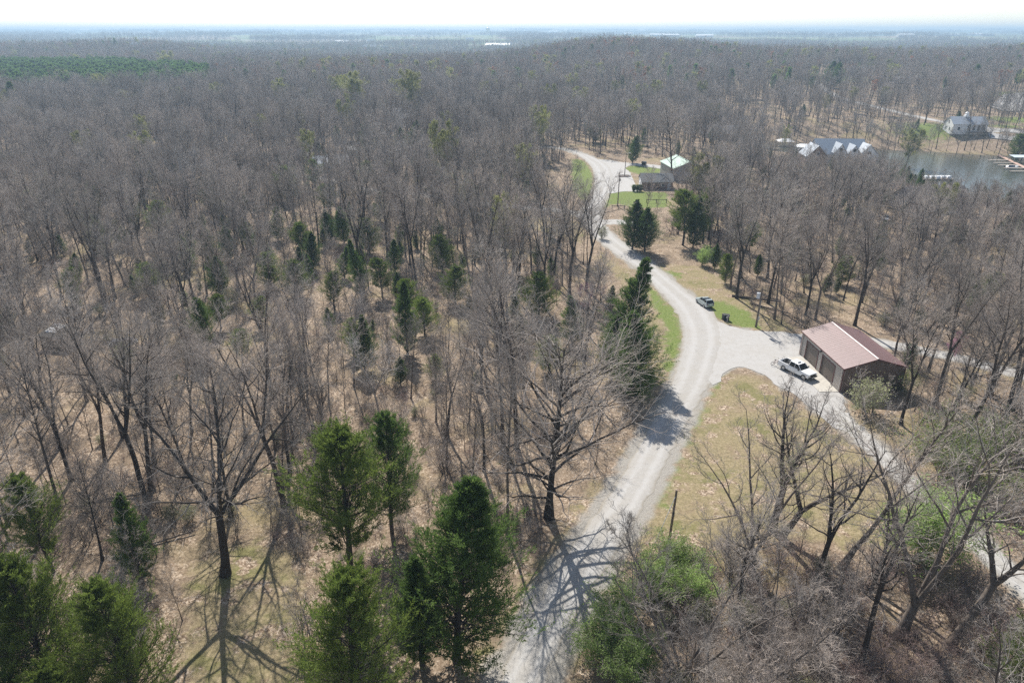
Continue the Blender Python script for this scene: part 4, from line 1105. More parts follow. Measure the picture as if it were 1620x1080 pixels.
# white crew cab pickup (front +x)
r_, f_ = Vector((*flat(1240, 585), 0)), Vector((*flat(1279, 604), 0))
rz = math.atan2(f_.y - r_.y, f_.x - r_.x)
fw = (f_ - r_).normalized(); mid = Vector((*flat(1266, 598), 0)) - fw * 1.35 + Vector((-fw.y, fw.x, 0)) * .75
trk = empty('pickup_truck', (mid.x, mid.y, .06), rz, 'white crew cab pickup truck parked in front of the metal garage', 'pickup')
TW = simple('white_car_paint', (.78, .79, .8), .2, .02, 1)
shell('body', [(2.85, .78, .82, .74, .55, .8, 1.05), (2.7, .92, .97, .86, .5, .85, 1.14), (1.5, .95, 1.0, .9, .45, .9, 1.2), (1.2, .96, 1.0, .92, .42, .9, 1.22), (-.95, .96, 1.0, .93, .42, .9, 1.22)], TW, trk)
bed = MB()
for s in (-1, 1): bed.box((-1.9, s * .93, .88), (1.9, .12, .76))
bed.box((-1.9, 0, .6), (1.9, 1.76, .1)); bed.build('bed', TW, trk); MB().box((-2.88, 0, .87), (.08, 1.82, .72)).build('tailgate', TW, trk)
shell('cabin', [(1.32, .88, .86, .82, 1.14, 1.18, 1.22), (.62, .9, .82, .72, 1.14, 1.55, 1.84), (-.2, .9, .83, .74, 1.14, 1.58, 1.9), (-.78, .9, .82, .72, 1.14, 1.56, 1.86), (-.98, .88, .84, .8, 1.14, 1.4, 1.5)], GLASS, trk)
quadp('roof', [(.6, -.72, 1.9), (.6, .72, 1.9), (-.85, .72, 1.93), (-.85, -.72, 1.93)], TW, trk, .07)
quadp('sunroof', [(.38, -.36, 1.925), (.38, .36, 1.925), (-.02, .36, 1.935), (-.02, -.36, 1.935)], GLASS, trk, .02)
pl_ = MB()
for s in (-1, 1):
    for x0, x1 in ((1.3, .6), (.1, .1), (-.93, -.82)): pl_.tube((x0, s * .88, 1.18), (x1, s * .73, 1.87), .055, n=5)
pl_.build('pillar', TW, trk)
for s in (-1, 1):
    for x in (1.95, -1.75): wheel(trk, (x, s * .86, .42), .42, .27)
    MB().box((2.78, s * .72, .98), (.16, .34, .2)).build('headlight', simple('lamp_glass', (.6, .62, .65), .1), trk)
    MB().box((-2.9, s * .82, .95), (.05, .18, .4)).build('tail_light', MATS['red_lamp'], trk)
    MB().box((1.05, s * 1.12, 1.3), (.14, .24, .22)).build('mirror', BLACK, trk)
MB().box((2.87, 0, .9), (.08, 1.1, .36)).build('grille', BLACK, trk); MB().box((2.9, 0, .58), (.16, 1.8, .22)).build('front_bumper', BLACK, trk)
MB().box((2.99, 0, .58), (.02, .4, .12)).build('number_plate', WHITEP, trk)
ld = MB()
for q in range(9): ld.box((RNG.uniform(-2.6, -1.2), RNG.uniform(-.7, .7), .85 + RNG.uniform(0, .35)), RNG.uniform(.25, .6, 3), RNG.uniform(0, 3))
tag(ld.build('truck_load', BLACK), 'dark heap of tools and boxes in the open truck bed', 'load').matrix_basis = trk.matrix_basis
bpy.context.view_layer.update()
for ob in [o_ for o_ in scene.objects if o_.name.startswith('truck_load')]: ob.location = trk.location; ob.rotation_euler = trk.rotation_euler

def bicycle(loc, rz, label):
    o = empty('bicycle', loc, rz, label, 'bicycle', 'bicycles behind the pickup')
    o.rotation_euler = (R(8), 0, rz)
    for x in (-.52, .52):
        w_ = MB()
        for k in range(14):
            a = k * 6.2832 / 14; b_ = (k + 1) * 6.2832 / 14
            w_.tube((x + .34 * math.cos(a), 0, .36 + .34 * math.sin(a)), (x + .34 * math.cos(b_), 0, .36 + .34 * math.sin(b_)), .03, n=5)
        wo = w_.build('wheel', RUBBER, o); sp = MB()
        for k in range(8): sp.tube((x, 0, .36), (x + .32 * math.cos(k * .785), 0, .36 + .32 * math.sin(k * .785)), .006, n=3)
        sp.build('spokes', STEEL, wo)
    f = MB()
    for a, b_ in (((-.52, 0, .36), (-.15, 0, .33)), ((-.52, 0, .36), (-.22, 0, .82)), ((-.15, 0, .33), (-.25, 0, .95)), ((-.15, 0, .33), (.38, 0, .82)), ((-.23, 0, .85), (.36, 0, .88)), ((.52, 0, .36), (.34, 0, 1.05))): f.tube(a, b_, .025, n=6)
    f.build('frame', simple('dark_red_paint', (.12, .02, .02), .4), o)
    MB().tube((.32, -.32, 1.08), (.32, .32, 1.08), .02, n=6).build('handlebar', BLACK, o); MB().box((-.26, 0, 1.0), (.26, .14, .06)).build('saddle', BLACK, o)
sidev = Vector((-fw.y, fw.x, 0))
bicycle(mid - fw * 3.6 - sidev * .5 + Vector((0, 0, .05)), rz + R(70), 'dark bicycle leaning behind the truck tailgate, nearer the road')
bicycle(mid - fw * 3.5 + sidev * .75 + Vector((0, 0, .05)), rz + R(100), 'dark bicycle behind the truck tailgate, nearer the garage')

# ------------------------------------------------------------------ poles, bins, small things
p = at(1195.5, 517); pol = empty('utility_pole', p, 0, 'wooden utility pole with grey transformer beside the gravel drive', 'utility pole')
lean = Vector((.1, 0, 7.4)); MB().tube((0, 0, -.5), lean, .17, .12, 10).build('pole', WOOD, pol)
tf = MB().tube((-.42, -.1, 5.5), (-.42, -.1, 6.5), .3, n=14).build('transformer', simple('transformer_grey', (.55, .57, .6), .4, .05), pol)
MB().tube((-.42, -.1, 6.5), (-.42, -.1, 6.75), .06, n=6).build('bushing', BLACK, tf)
MB().box((.02, 0, 7.0), (1.5, .1, .12), R(30)).build('crossarm', WOOD, pol)
MB().box((.2, -.12, 1.7), (.3, .18, .55)).build('meter_box', STEEL, pol); MB().tube((.14, -.16, .1), (.2, -.14, 5.2), .035, n=6).build('conduit', STEEL, pol)
p = at(1058.5, 856); o = empty('utility_pole', p, 0, 'bare thin wooden pole with pale guy wire sleeve above the green shrubs', 'utility pole')
h = height_for(p, 775); MB().tube((0, 0, -.4), (.15, 0, h), .14, .11, 9).build('pole', WOOD, o); MB().box((.08, -.12, h * .55), (.2, .12, .45)).build('pole_box', BLACK, o)
e2 = at(1027, 880) - p; MB().tube((.12, 0, h * .9), (e2.x, e2.y, 0), .035, n=6).build('guy_sleeve', WHITEP, o)
p = at(977, 327); o = empty('utility_pole', p, 0, 'wooden utility pole with crossarm beside the road junction', 'utility pole')
MB().tube((0, 0, -.4), (0, 0, 10.2), .17, .12, 9).build('pole', WOOD, o); MB().box((0, 0, 8.8), (2.6, .12, .14), R(8)).build('crossarm', WOOD, o); MB().tube((.25, -.1, 7.6), (.25, -.1, 8.4), .2, n=10).build('transformer', STEEL, o)
for x in (-1.1, 0, 1.1): MB().tube((x, x * .14, 8.87), (x, x * .14, 9.1), .05, n=6).build('insulator', WHITEP, o)
p = at(988, 279); o = empty('utility_pole', p, 0, 'utility pole with a lamp arm rising from the planter island', 'utility pole')
MB().tube((0, 0, -.2), (.1, 0, 8.2), .15, .1, 9).build('pole', WOOD, o); MB().tube((.1, 0, 8.0), (1.3, 0, 8.3), .05, n=6).box((1.35, 0, 8.3), (.5, .25, .15)).build('lamp_arm', STEEL, o)
# planter island at its foot
pb = empty('planter_island', p, 0, 'round stone edged planter island at the foot of the lamp pole', 'planter')
for k in range(22):
    a = k * 6.2832 / 22; MB().box((2.2 * math.cos(a), 1.7 * math.sin(a), .12), (.5, .3, .34), a + 1.57).build('stone', simple('edging_stone', (.26, .23, .22), .9, .2), pb)
MB().tube((0, 0, -.1), (0, 0, .15), 1.7, n=16).build('soil', simple('mulch', (.07, .05, .04), .95, .3), pb)
# split rail barriers
for (xa, xb, py, lab) in ((968, 988, 331, 'short dark wooden rail barrier at the junction pole'), (1023, 1054, 321, 'long dark wooden rail barrier across the yard')):
    A_, B_ = at(xa, py), at(xb, py); o = empty('rail_barrier', (A_ + B_) / 2, 0, lab, 'barrier'); hv = (B_ - A_) / 2
    for t in (-1, 0, 1): MB().tube(hv * t + Vector((0, 0, -.3)), hv * t + Vector((0, 0, 1.2)), .11, n=7).build('post', SHED, o)
    MB().tube(-hv * 1.05 + Vector((0, -.14, 1.0)), hv * 1.05 + Vector((0, -.14, 1.0)), .09, n=6).build('rail', SHED, o)
# bins and mailbox
def bin_(px, py, rz, lab):
    p = at(px, py); o = empty('wheelie_bin', p, rz, lab, 'bin', 'wheeled bins by the road')
    MB().box((0, 0, .55), (.58, .62, .95), taper=1.15).build('body', NAVY, o); MB().box((0, .02, 1.07), (.72, .8, .09)).build('lid', BLACK, o)
    for s in (-1, 1): MB().tube((s * .24, .36, .12), (s * .3, .36, .12), .12, n=8).build('wheel', RUBBER, o)
    MB().tube((-.28, .42, 1.0), (.28, .42, 1.0), .03, n=6).build('handle', BLACK, o)
bin_(1145.5, 506, R(15), 'navy wheeled bin behind the mailbox, nearer the car'); bin_(1150, 506.5, R(-10), 'navy wheeled bin behind the mailbox, nearer the utility pole')
def mailbox(px, py, rz, lab, m, post):
    p = at(px, py); o = empty('mailbox', p, rz, lab, 'mailbox')
    MB().box((0, 0, .5), (.12, .12, 1.15)).build('post', post, o)
    V = [(.11 * math.cos(a), 1.22 + .11 * math.sin(a)) for a in np.linspace(0, math.pi, 7)] + [(-.11, 1.05), (.11, 1.05)]
    b_ = MB().prism(V, -.28, .28).build('box', m, o); MB().box((.13, .05, 1.25), (.02, .05, .2)).build('flag', MATS['red_lamp'], b_)
mailbox(1150, 511, R(-60), 'grey mailbox on a post before the navy bins', STEEL, simple('grey_post', (.3, .29, .28), .8)); mailbox(971, 303, R(40), 'black mailbox at the edge of the house drive', BLACK, BLACK)
p = at(1026, 477); o = empty('marker_post', p, 0, 'short white marker post on the left grass verge', 'post'); MB().tube((0, 0, -.1), (0, 0, 1.1), .06, n=8).build('pipe', WHITEP, o); MB().box((0, 0, 1.1), (.16, .1, .2)).build('cap', STEEL, o)
p = at(1018.5, 262); o = empty('dumpster', p, R(-5), 'small black dumpster on the grass by the house drive', 'dumpster')
MB().box((0, 0, .75), (1.7, 1.2, 1.2), taper=1.1).build('body', BLACK, o); MB().slab([(-.98, -.7, 1.4), (.98, -.7, 1.4), (.98, .7, 1.55), (-.98, .7, 1.55)], .06).build('lid', BLACK, o)
def parked(px, py, rz, label, m, group):
    p = at(px, py); o = empty('parked_car', p + Vector((0, 0, .35)), rz, label, 'car', group)
    shell('body', [(2.1, .75, .8, .6, .35, .55, .74), (1.2, .86, .9, .8, .26, .66, .95), (-1.9, .86, .9, .8, .26, .7, 1.0), (-2.15, .76, .8, .7, .36, .7, .9)], m, o)
    shell('cabin', [(.8, .8, .78, .7, .92, .96, 1.0), (.1, .8, .74, .6, .94, 1.2, 1.42), (-1.2, .8, .74, .6, .94, 1.2, 1.44), (-1.9, .8, .76, .68, .92, .96, 1.0)], GLASS, o)
    for s in (-1, 1):
        for x in (1.3, -1.3): wheel(o, (x, s * .78, .33), .33, .2)
parked(1412, 316, R(10), 'white car half hidden by twigs left of the brown roofed house', TW, None)
parked(1400, 350, R(60), 'white vehicle seen through bare trees behind the metal garage', TW, None)
parked(846, 222, R(40), 'white car glimpsed through trees at the left of the road bend', TW, None)

# ------------------------------------------------------------------ trees one can tell apart: base and top row in image pixels, kind
def stand(ms, H0, base, top, name, label, group=None, rz=None, lean=None, cat='tree', keep=2.2, wide=1.0):
    p = at(*base); h = height_for(p, top); s = max(.25, h / H0)
    o = place(ms, name, p, RNG.uniform(0, 6.28) if rz is None else rz, s, label, group, cat, lean)
    o.scale = (s * wide, s * wide, s)
    KEEP.append((p.x, p.y, keep)); return o
# the big open grown oak and its own limbs
OAK = put_mats(tree_meshes(101, H=19, r0=.38, fork=1, clear=.13, W=9.8, n1=52, n2=9, n3=5, n4=2, ang=(.65, 1.4), up=.06, wig=.13, sides=12, jag=.16, tw=1.25), BARKD, TWIG)
stand(OAK, 19, (868, 818), 530, 'oak_tree', 'huge bare spreading oak whose long shadow rakes across the gravel road', rz=.6, keep=10)
LEFTO = put_mats(tree_meshes(102, H=16, r0=.33, fork=4, fh=.3, tilt=.55, clear=.22, W=5.0, n1=36, n2=6, n3=5, n4=3, ang=(.5, 1.2), up=.03, wig=.15, sides=12, jag=.18, tw=1.1), BARKD, TWIG)
stand(LEFTO, 16, (357, 908), 560, 'bare_tree', 'thick dark bare tree forking low, its shadow on the bottom left lawn', rz=2.0, keep=5, lean=(.2, 0), wide=.85)
RA = put_mats(tree_meshes(103, H=16, r0=.36, fork=2, fh=.3, tilt=.3, clear=.28, W=4.0, n1=36, n2=6, n3=5, n4=3, ang=(.5, 1.1), wig=.2, jag=.24, sides=10, tw=1.25), BARKD, TWIG)
RB = put_mats(tree_meshes(104, H=14, r0=.34, fork=2, fh=.25, tilt=.55, clear=.25, W=4.0, n1=34, n2=6, n3=5, n4=3, ang=(.5, 1.1), wig=.2, jag=.26, sides=10, tw=1.25, lean=.15), BARKD, TWIG)
stand(RA, 16, (1222, 838), 606, 'bare_tree', 'tall dark crooked bare tree on the dry lawn right of the road, upright stem', rz=.4)
stand(RB, 14, (1236, 850), 655, 'bare_tree', 'dark forked bare tree leaning right over the dry lawn toward the gravel track', rz=-.4, lean=(.2, 0))
RE = put_mats(tree_meshes(105, PALEBUD, .05, 1, 2, H=14, r0=.26, fork=4, fh=.12, tilt=.5, clear=.2, W=3.8, n1=36, n2=6, n3=5, n4=3, wig=.14, jag=.2), BARK, TWIG)
stand(RE, 14, (1188, 905), 660, 'bare_tree', 'many stemmed tree with pale green buds beside the thin wooden pole', rz=1.0)
RC_ = put_mats(tree_meshes(106, H=13, r0=.2, fork=2, fh=.4, tilt=.35, clear=.42, W=3.4, n1=22, n2=6, n3=5, n4=3, wig=.18, jag=.24), BARKD, TWIG)
stand(RC_, 13, (1280, 955), 700, 'bare_tree', 'slender dark bare tree with a Y fork in front of the gravel track', rz=1.4, lean=(.08, 0))
RD = put_mats(tree_meshes(107, H=17, r0=.24, fork=1, clear=.5, W=3.2, n1=18, n2=6, n3=5, n4=3, lean=.28), BARKD, TWIG)
stand(RD, 17, (1330, 898), 600, 'bare_tree', 'straight dark bare trunk leaning right across the gravel track', rz=.15, lean=(.05, 0))
RF = put_mats(tree_meshes(108, H=18, r0=.34, fork=3, fh=.14, tilt=.26, clear=.4, W=5.0, n1=34, n2=7, n3=5, n4=4, lean=.12, jag=.18, tw=1.1), BARK, TWIG)
stand(RF, 18, (1424, 1005), 610, 'bare_tree', 'big grey three stemmed bare tree rising over the bottom right thicket', rz=.2)
RG = put_mats(tree_meshes(109, H=15, r0=.4, fork=2, fh=.45, tilt=.45, clear=.4, W=4.6, n1=26, n2=6, n3=5, n4=3, lean=.4, wig=.14, jag=.18), BARK, TWIG)
stand(RG, 15, (1500, 1022), 800, 'bare_tree', 'thick bare tree bending right across the track at the bottom right', rz=.25, lean=(.12, 0))
stand(RC_, 13, (1362, 1050), 800, 'bare_tree', 'small crooked bare tree with silvery limbs between the three stemmed tree and the green shrubs', rz=3.0)
RH = put_mats(tree_meshes(110, H=9, r0=.13, fork=6, fh=.06, tilt=.6, clear=.15, W=2.8, n1=44, n2=8, n3=5, n4=4, wig=.12, jag=.16), BARK, TWIG)
stand(RH, 9, (1075, 1085), 860, 'bare_tree', 'low spreading silvery bare tree beside the bright green shrubs at the bottom', rz=.8)
stand(RH, 9, (1200, 1110), 930, 'bare_tree', 'silvery many stemmed bare tree at the bottom edge right of the green shrubs', rz=2.6)
stand(PALEM, 17, (600, 660), 540, 'bare_tree', 'small bare tree with bleached white limbs above the two front cedars', keep=3)
stand(PALEM, 17, (660, 300), 225, 'bare_tree', 'silvery white bare tree standing out of the left woods above the side road', rz=1.2, wide=1.3)
stand(KM[2], 17, (803, 848), 560, 'bare_tree', 'long thin dark trunk left of the huge oak', rz=1.0, lean=(-.1, 0))
stand(KM[0], 19, (795, 700), 400, 'bare_tree', 'tall dark bare tree behind the oak, left one of a close pair', rz=.3)
stand(KM[1], 20, (817, 708), 410, 'bare_tree', 'tall dark bare tree behind the oak, right one of a close pair', rz=1.9)
stand(KM[6], 14, (706, 738), 560, 'bare_tree', 'small bare tree rising from a round twiggy bush', rz=.9)
o = stand(BARESH[0], 3, (706, 748), 694, 'round_bush', 'round twiggy bush around the foot of a small bare tree', cat='bush', wide=1.1)
stand(KM[3], 21, (768, 500), 300, 'bare_tree', 'tall many stemmed bare tree in the open woods below the side road', rz=.3)
stand(KM[5], 18, (1062, 296), 165, 'bare_tree', 'tall broad bare tree at the end of the brick garage', rz=1.0, keep=3, wide=1.25)
stand(KM[5], 18, (1128, 352), 235, 'bare_tree', 'bare yard tree right of the pole barn', rz=2.0, wide=1.2)
for k, (bx, by, ty, l) in enumerate(((1408, 600, 440, 'thick bare trunk just behind the corner of the metal garage'), (1424, 612, 400, 'bare tree right of the metal garage corner, second from the roof'), (1468, 588, 390, 'bare tree standing on the far edge of the gravel track behind the garage'),
        (1480, 640, 420, 'leaning dark bare tree right of the metal garage'), (1530, 690, 430, 'tall bare tree leaning right beyond the metal garage'), (1590, 660, 400, 'bare tree near the right edge below the back track'))):
    stand(KM[(1, 4, 0, 3, 1, 3)[k]], (20, 16, 19, 21, 20, 21)[k], (bx, by), ty, 'bare_tree', l, 'large bare trees round the metal garage')
for k, (bx, by, ty, l) in enumerate(((1225, 505, 340, 'bare tree at the wood edge right of the transformer pole'), (1290, 505, 330, 'bare tree directly behind the far end of the maroon roof'), (1352, 515, 320, 'thick bare trunk behind the maroon ridge'), (1215, 480, 300, 'broad bare tree behind the transformer pole'))):
    stand(KM[(0, 4, 1, 5)[k]], (19, 16, 20, 18)[k], (bx, by), ty, 'bare_tree', l, 'bare trees along the wood edge behind the garage')
for k, (bx, by, ty, l) in enumerate(((1283, 292, 228, 'bare tree screening the brick wing of the lake house'), (1322, 296, 236, 'bare tree before the middle gables of the lake house'), (1352, 294, 232, 'bare tree before the right gable of the lake house'), (1384, 288, 226, 'bare tree on the shore right of the lake house'), (1250, 285, 222, 'bare tree on the shore before the boat shelters'))):
    stand(KM[(0, 2, 5, 0, 6)[k]], (19, 17, 18, 19, 14)[k], (bx, by), ty, 'bare_tree', l, 'bare trees on the near lake shore', keep=1)
# budding, pink and rusty trees
for bx, by, ty, l, w_ in ((655, 205, 120, 'bright yellow green budding tree standing out of the distant left woods', 1.2), (560, 200, 122, 'olive budding round tree left of the bright yellow green one', 1.2), (445, 185, 130, 'small yellow green budding tree above the left woods', 1.1),
        (105, 150, 115, 'yellow green budding tree before the pine stand, right one', 1.2), (85, 145, 116, 'yellow green budding tree before the pine stand, left one', 1.2), (170, 170, 122, 'large olive budding tree below the pine stand', 1.3), (268, 125, 85, 'pale budding tree at the right end of the pine stand', 1.3),
        (802, 430, 320, 'young tree with pale green buds below the side road', .8), (1240, 240, 202, 'small ochre budding tree beside the boat shelters', .8), (1432, 268, 210, 'ochre budding willow on the near lake shore', 1.2), (860, 225, 180, 'pale green budding tree left of the road bend', 1.0),
        (1400, 96, 82, 'yellow blooming tree on the far right ridge', 1.3), (1165, 90, 78, 'yellow blooming tree on the far middle ridge', 1.3)):
    stand(BUDM, 17, (bx, by), ty, 'budding_tree', l, wide=w_)
RUSTM = put_mats(tree_meshes(36, RUST, .07, 2, 1, H=14, r0=.16, fork=2, fh=.3, tilt=.35, clear=.3, W=3.8, n1=24), BARK, TWIGR)
for bx, by, ty, l in ((293, 175, 140, 'rusty orange leaved tree in the distant left woods'), (1337, 132, 100, 'rusty tree left of the far grey roofed house'), (1215, 96, 80, 'reddish tree on the far middle ridge')): stand(RUSTM, 14, (bx, by), ty, 'rusty_tree', l, wide=1.3)
for bx, by, ty, l in ((1130, 310, 278, 'pink flowering redbud right of the pole barn'), (1500, 575, 530, 'pink flowering redbud behind the metal garage'), (930, 505, 455, 'faint pink redbud left of the roadside cedars'), (640, 205, 180, 'pinkish blossoming tree among dark cedars in the left woods')):
    stand(REDM, 6.5, (bx, by), ty, 'redbud_tree', l)

# cedars
CD = ((0, (722, 1045), 760, 1.25, 'dark green cedar, the tallest, beside the road at the bottom'), (1, (668, 1050), 850, 1.2, 'dark green cedar left of the tallest roadside one'), (3, (570, 1150), 912, 1.1, 'broad bright olive cedar at the bottom edge, left of the dark pair'),
      (2, (620, 842), 648, 1.0, 'open cedar with bare lower trunk behind the front cedars, right one'), (4, (556, 918), 668, 1.25, 'open cedar with dark visible trunk and hanging left boughs'),
      (3, (222, 1130), 915, .95, 'broad olive cedar in the bottom left corner group, right one'), (3, (98, 1120), 880, 1.05, 'broad olive cedar in the bottom left corner group, middle one'), (0, (10, 1150), 930, 1.1, 'dark cedar in the bottom left corner group, at the edge'), (3, (140, 1210), 1045, 1.1, 'low bright cedar crown at the bottom edge of the left corner group'), (1, (226, 922), 765, 1.0, 'narrow dark cedar left of the thick forked tree'),
      (4, (85, 905), 755, 1.1, 'sparse bushy cedar above the bottom left corner group'), (0, (1004, 632), 495, 1.45, 'big dark cedar on the left verge, its shadow on the road'), (1, (985, 575), 405, 1.35, 'spire topped cedar behind the big dark verge cedar'), (0, (966, 600), 500, 1.2, 'cedar left of the big dark verge cedar'),
      (0, (1000, 395), 316, 1.4, 'dark cedar at the junction, left one of the clump'), (0, (1020, 398), 325, 1.4, 'dark cedar at the junction, right one of the clump'), (4, (1080, 388), 300, 1.5, 'open cedar below the brick garage, left one'), (0, (1096, 392), 312, 1.0, 'cedar below the brick garage, middle one'), (4, (1112, 385), 296, 1.0, 'open cedar below the brick garage, right one'),
      (3, (1147, 448), 402, 1.1, 'small round cedar at the wood edge above the parked car'), (0, (1130, 425), 385, 1.0, 'small cedar above the round one at the wood edge'),
      (0, (352, 470), 402, 1.1, 'cedar in the middle of the left woods'), (2, (330, 560), 470, .9, 'thin cedar below the one in the middle of the left woods'), (0, (545, 385), 325, 1.2, 'dark green cedar in the woods left of the side road trees'), (0, (522, 380), 330, 1.1, 'dark green cedar touching its neighbour left of it'), (0, (495, 425), 365, 1.2, 'cedar in the left woods below the paired ones'),
      (1, (572, 470), 375, 1.0, 'tall thin cedar in the centre left woods'), (1, (645, 560), 445, 1.1, 'thin pale cedar with visible trunk in the centre woods'), (0, (577, 585), 500, 1.1, 'dense little cedar in the centre woods above the bleached tree'),
      (0, (583, 245), 187, 1.1, 'dark cedar right of the white bungalow, first of the row'), (0, (635, 248), 200, 1.1, 'dark cedar right of the white bungalow, second of the row'), (0, (657, 240), 190, 1.2, 'dark cedar right of the white bungalow, third and largest'), (0, (692, 228), 188, 1.0, 'dark cedar right of the white bungalow, last of the row'),
      (0, (866, 192), 160, 1.0, 'small dark cedar in the woods above the road bend'), (0, (942, 225), 183, 1.2, 'cedar by the top of the road'), (0, (1001, 258), 213, 1.3, 'cedar behind the small black dumpster'), (0, (1098, 252), 232, 1.0, 'small dark cedar behind the pole barn'), (1, (20, 195), 128, 1.8, 'large dark evergreen at the left edge below the pine stand'), (3, (32, 190), 180, 1.5, 'bright bushy evergreen beside the large dark one at the left edge'),
      (0, (1308, 138), 96, 1.5, 'dark evergreen on the far hill lawn, left one'), (0, (1318, 140), 98, 1.5, 'dark evergreen on the far hill lawn, right one'), (3, (1607, 255), 212, 1.5, 'broad dark evergreen by the reddish dock'), (3, (1640, 258), 218, 1.5, 'dark evergreen by the reddish dock, at the right edge'), (0, (1449, 205), 188, 1.2, 'small dark evergreen at the end of the clubhouse lawn'), (0, (1548, 104), 98, 1.3, 'spiky evergreen on the far right ridge'),
      (3, (1610, 1120), 960, 1.0, 'olive cedar at the right edge near the bottom'), (0, (185, 82), 62, 1.3, 'dark round evergreen on the far left skyline'),
      (3, (1350, 600), 555, .8, 'low cedar bush behind twigs at the garage gable'))
def sight(b_):
    p_ = at(*b_)
    if 60 < p_.y < 330 and p_.x < 25:
        for q_ in (6, 12, 18): SIGHT.append((p_.x * (1 - q_ / p_.y), p_.y - q_, 3.2 if q_ < 15 else 2.4))
for k, b_, ty, w_, l in CD: stand(CED[k], 11, b_, ty, 'cedar_tree', l, 'evergreen cedars among the bare woods', wide=w_, keep=2.6 * w_); sight(b_)
MIDC = ((480, 410, 350), (455, 320, 262), (602, 350, 300), (700, 430, 372), (648, 500, 440), (560, 560, 505), (430, 455, 400), (300, 430, 372), (255, 372, 318), (120, 480, 425), (385, 575, 520), (852, 500, 430), (905, 545, 470), (745, 330, 285), (500, 300, 252), (205, 590, 540), (868, 590, 530), (330, 330, 282), (160, 400, 350), (60, 350, 300), (415, 520, 470), (690, 600, 560), (545, 440, 390), (800, 380, 335), (395, 270, 230), (520, 340, 290), (585, 400, 345), (625, 430, 375), (470, 470, 410), (530, 490, 430), (605, 470, 408), (672, 530, 470), (440, 380, 325), (720, 480, 420), (580, 300, 255), (350, 520, 465), (240, 470, 415), (1250, 420, 372), (1330, 450, 405), (1185, 400, 352), (1560, 480, 430))
# green shrubs
for k, (bx, by, ty, w_, l) in enumerate(((955, 1040, 990, 1.35, 'bright green leafy shrub nearest the road at the bottom'), (985, 985, 938, 1.35, 'bright green leafy shrub behind the nearest roadside one'), (1028, 940, 892, 1.3, 'bright green leafy shrub below the thin wooden pole'), (1078, 905, 858, 1.35, 'bright green leafy shrub right of the thin wooden pole'), (1005, 1080, 1030, 1.3, 'bright green leafy shrub at the bottom edge'),
        (1090, 960, 918, 1.2, 'bright green leafy shrub tangled in silvery twigs'), (1452, 880, 785, 1.2, 'green leafy shrub among the stems beside the gravel track'), (1375, 655, 610, 1.2, 'pale green grassy shrub at the near corner of the garage'), (1110, 420, 395, 1.0, 'pale green shrub at the edge of the leafy strip'), (953, 378, 360, 1.0, 'small yellow green shrub at the junction corner'))):
    stand(GREENSH if k not in (7, 9) else PALESH, 4.2 if k not in (7, 9) else 2.6, (bx, by), ty, 'leafy_shrub', l, 'green shrubs beside the road and track', cat='shrub', wide=w_, keep=1.5)
for bx, by, ty, l in ((1530, 775, 695, 'olive green thicket shrub right of the gravel track'), (1490, 740, 670, 'olive green shrub beside the gravel track'), (1420, 620, 585, 'olive shrub under the trees at the garage'), (1560, 720, 660, 'olive shrub below the leaning tree at the right')):
    stand(OLIVESH, 3.2, (bx, by), ty, 'leafy_shrub', l, 'olive shrubs beyond the track', cat='shrub', keep=1.5, wide=1.4)
BOX = simple('boxwood_green', (.03, .055, .02), .8, .4, 12, bump=1.0)
bxm = cedar_meshes(57, 1.5, .75, r0=.05, base=.02, shape=.3, n1=110, n2=5, n3=9, spray=.09)
for bx, l in ((1002.5, 'clipped round boxwood by the brick garage, left one'), (1008.5, 'clipped round boxwood by the brick garage, middle one'), (1013, 'clipped round boxwood by the brick garage, nearest the white wall')):
    stand(bxm, 1.5, (bx, 303), 294, 'boxwood_bush', l, 'clipped bushes by the brick garage', cat='bush', wide=1.0, keep=1)

# fallen trunks
def log_(px, py, L_, rz, r_, label):
    p = at(px, py); o = empty('fallen_log', p + Vector((0, 0, r_ * .7)), rz, label, 'log')
    MB().tube((-L_ / 2, 0, 0), (L_ / 2, .3, .25), r_, r_ * .55, 9).build('stem', BARK, o); st = MB()
    for q in range(5):
        x = -L_ / 2 + L_ * RNG.uniform(.3, .95); st.tube((x, 0, .1), (x + RNG.uniform(-.3, .8), RNG.uniform(-1.2, 1.2), RNG.uniform(.3, 1.3)), .05, .02, 5)
    tag(st.build('broken_limb', BARKP, o), kind='stuff')
log_(1195, 475, 9, R(-28), .26, 'fallen grey trunk lying at the wood edge left of the transformer pole'); log_(1218, 490, 8, R(-50), .16, 'pale fallen pole leaning in the brush right of the transformer pole')
log_(260, 858, 6, R(25), .12, 'fallen white branch in the leaves left of the thick forked tree'); log_(1190, 160, 22, R(-3), .6, 'long dark fallen trunk on the far wooded slope'); log_(190, 790, 7, R(10), .16, 'fallen dark log in the lower left woods'); log_(640, 905, 5, R(60), .12, 'fallen branch under the open cedars')

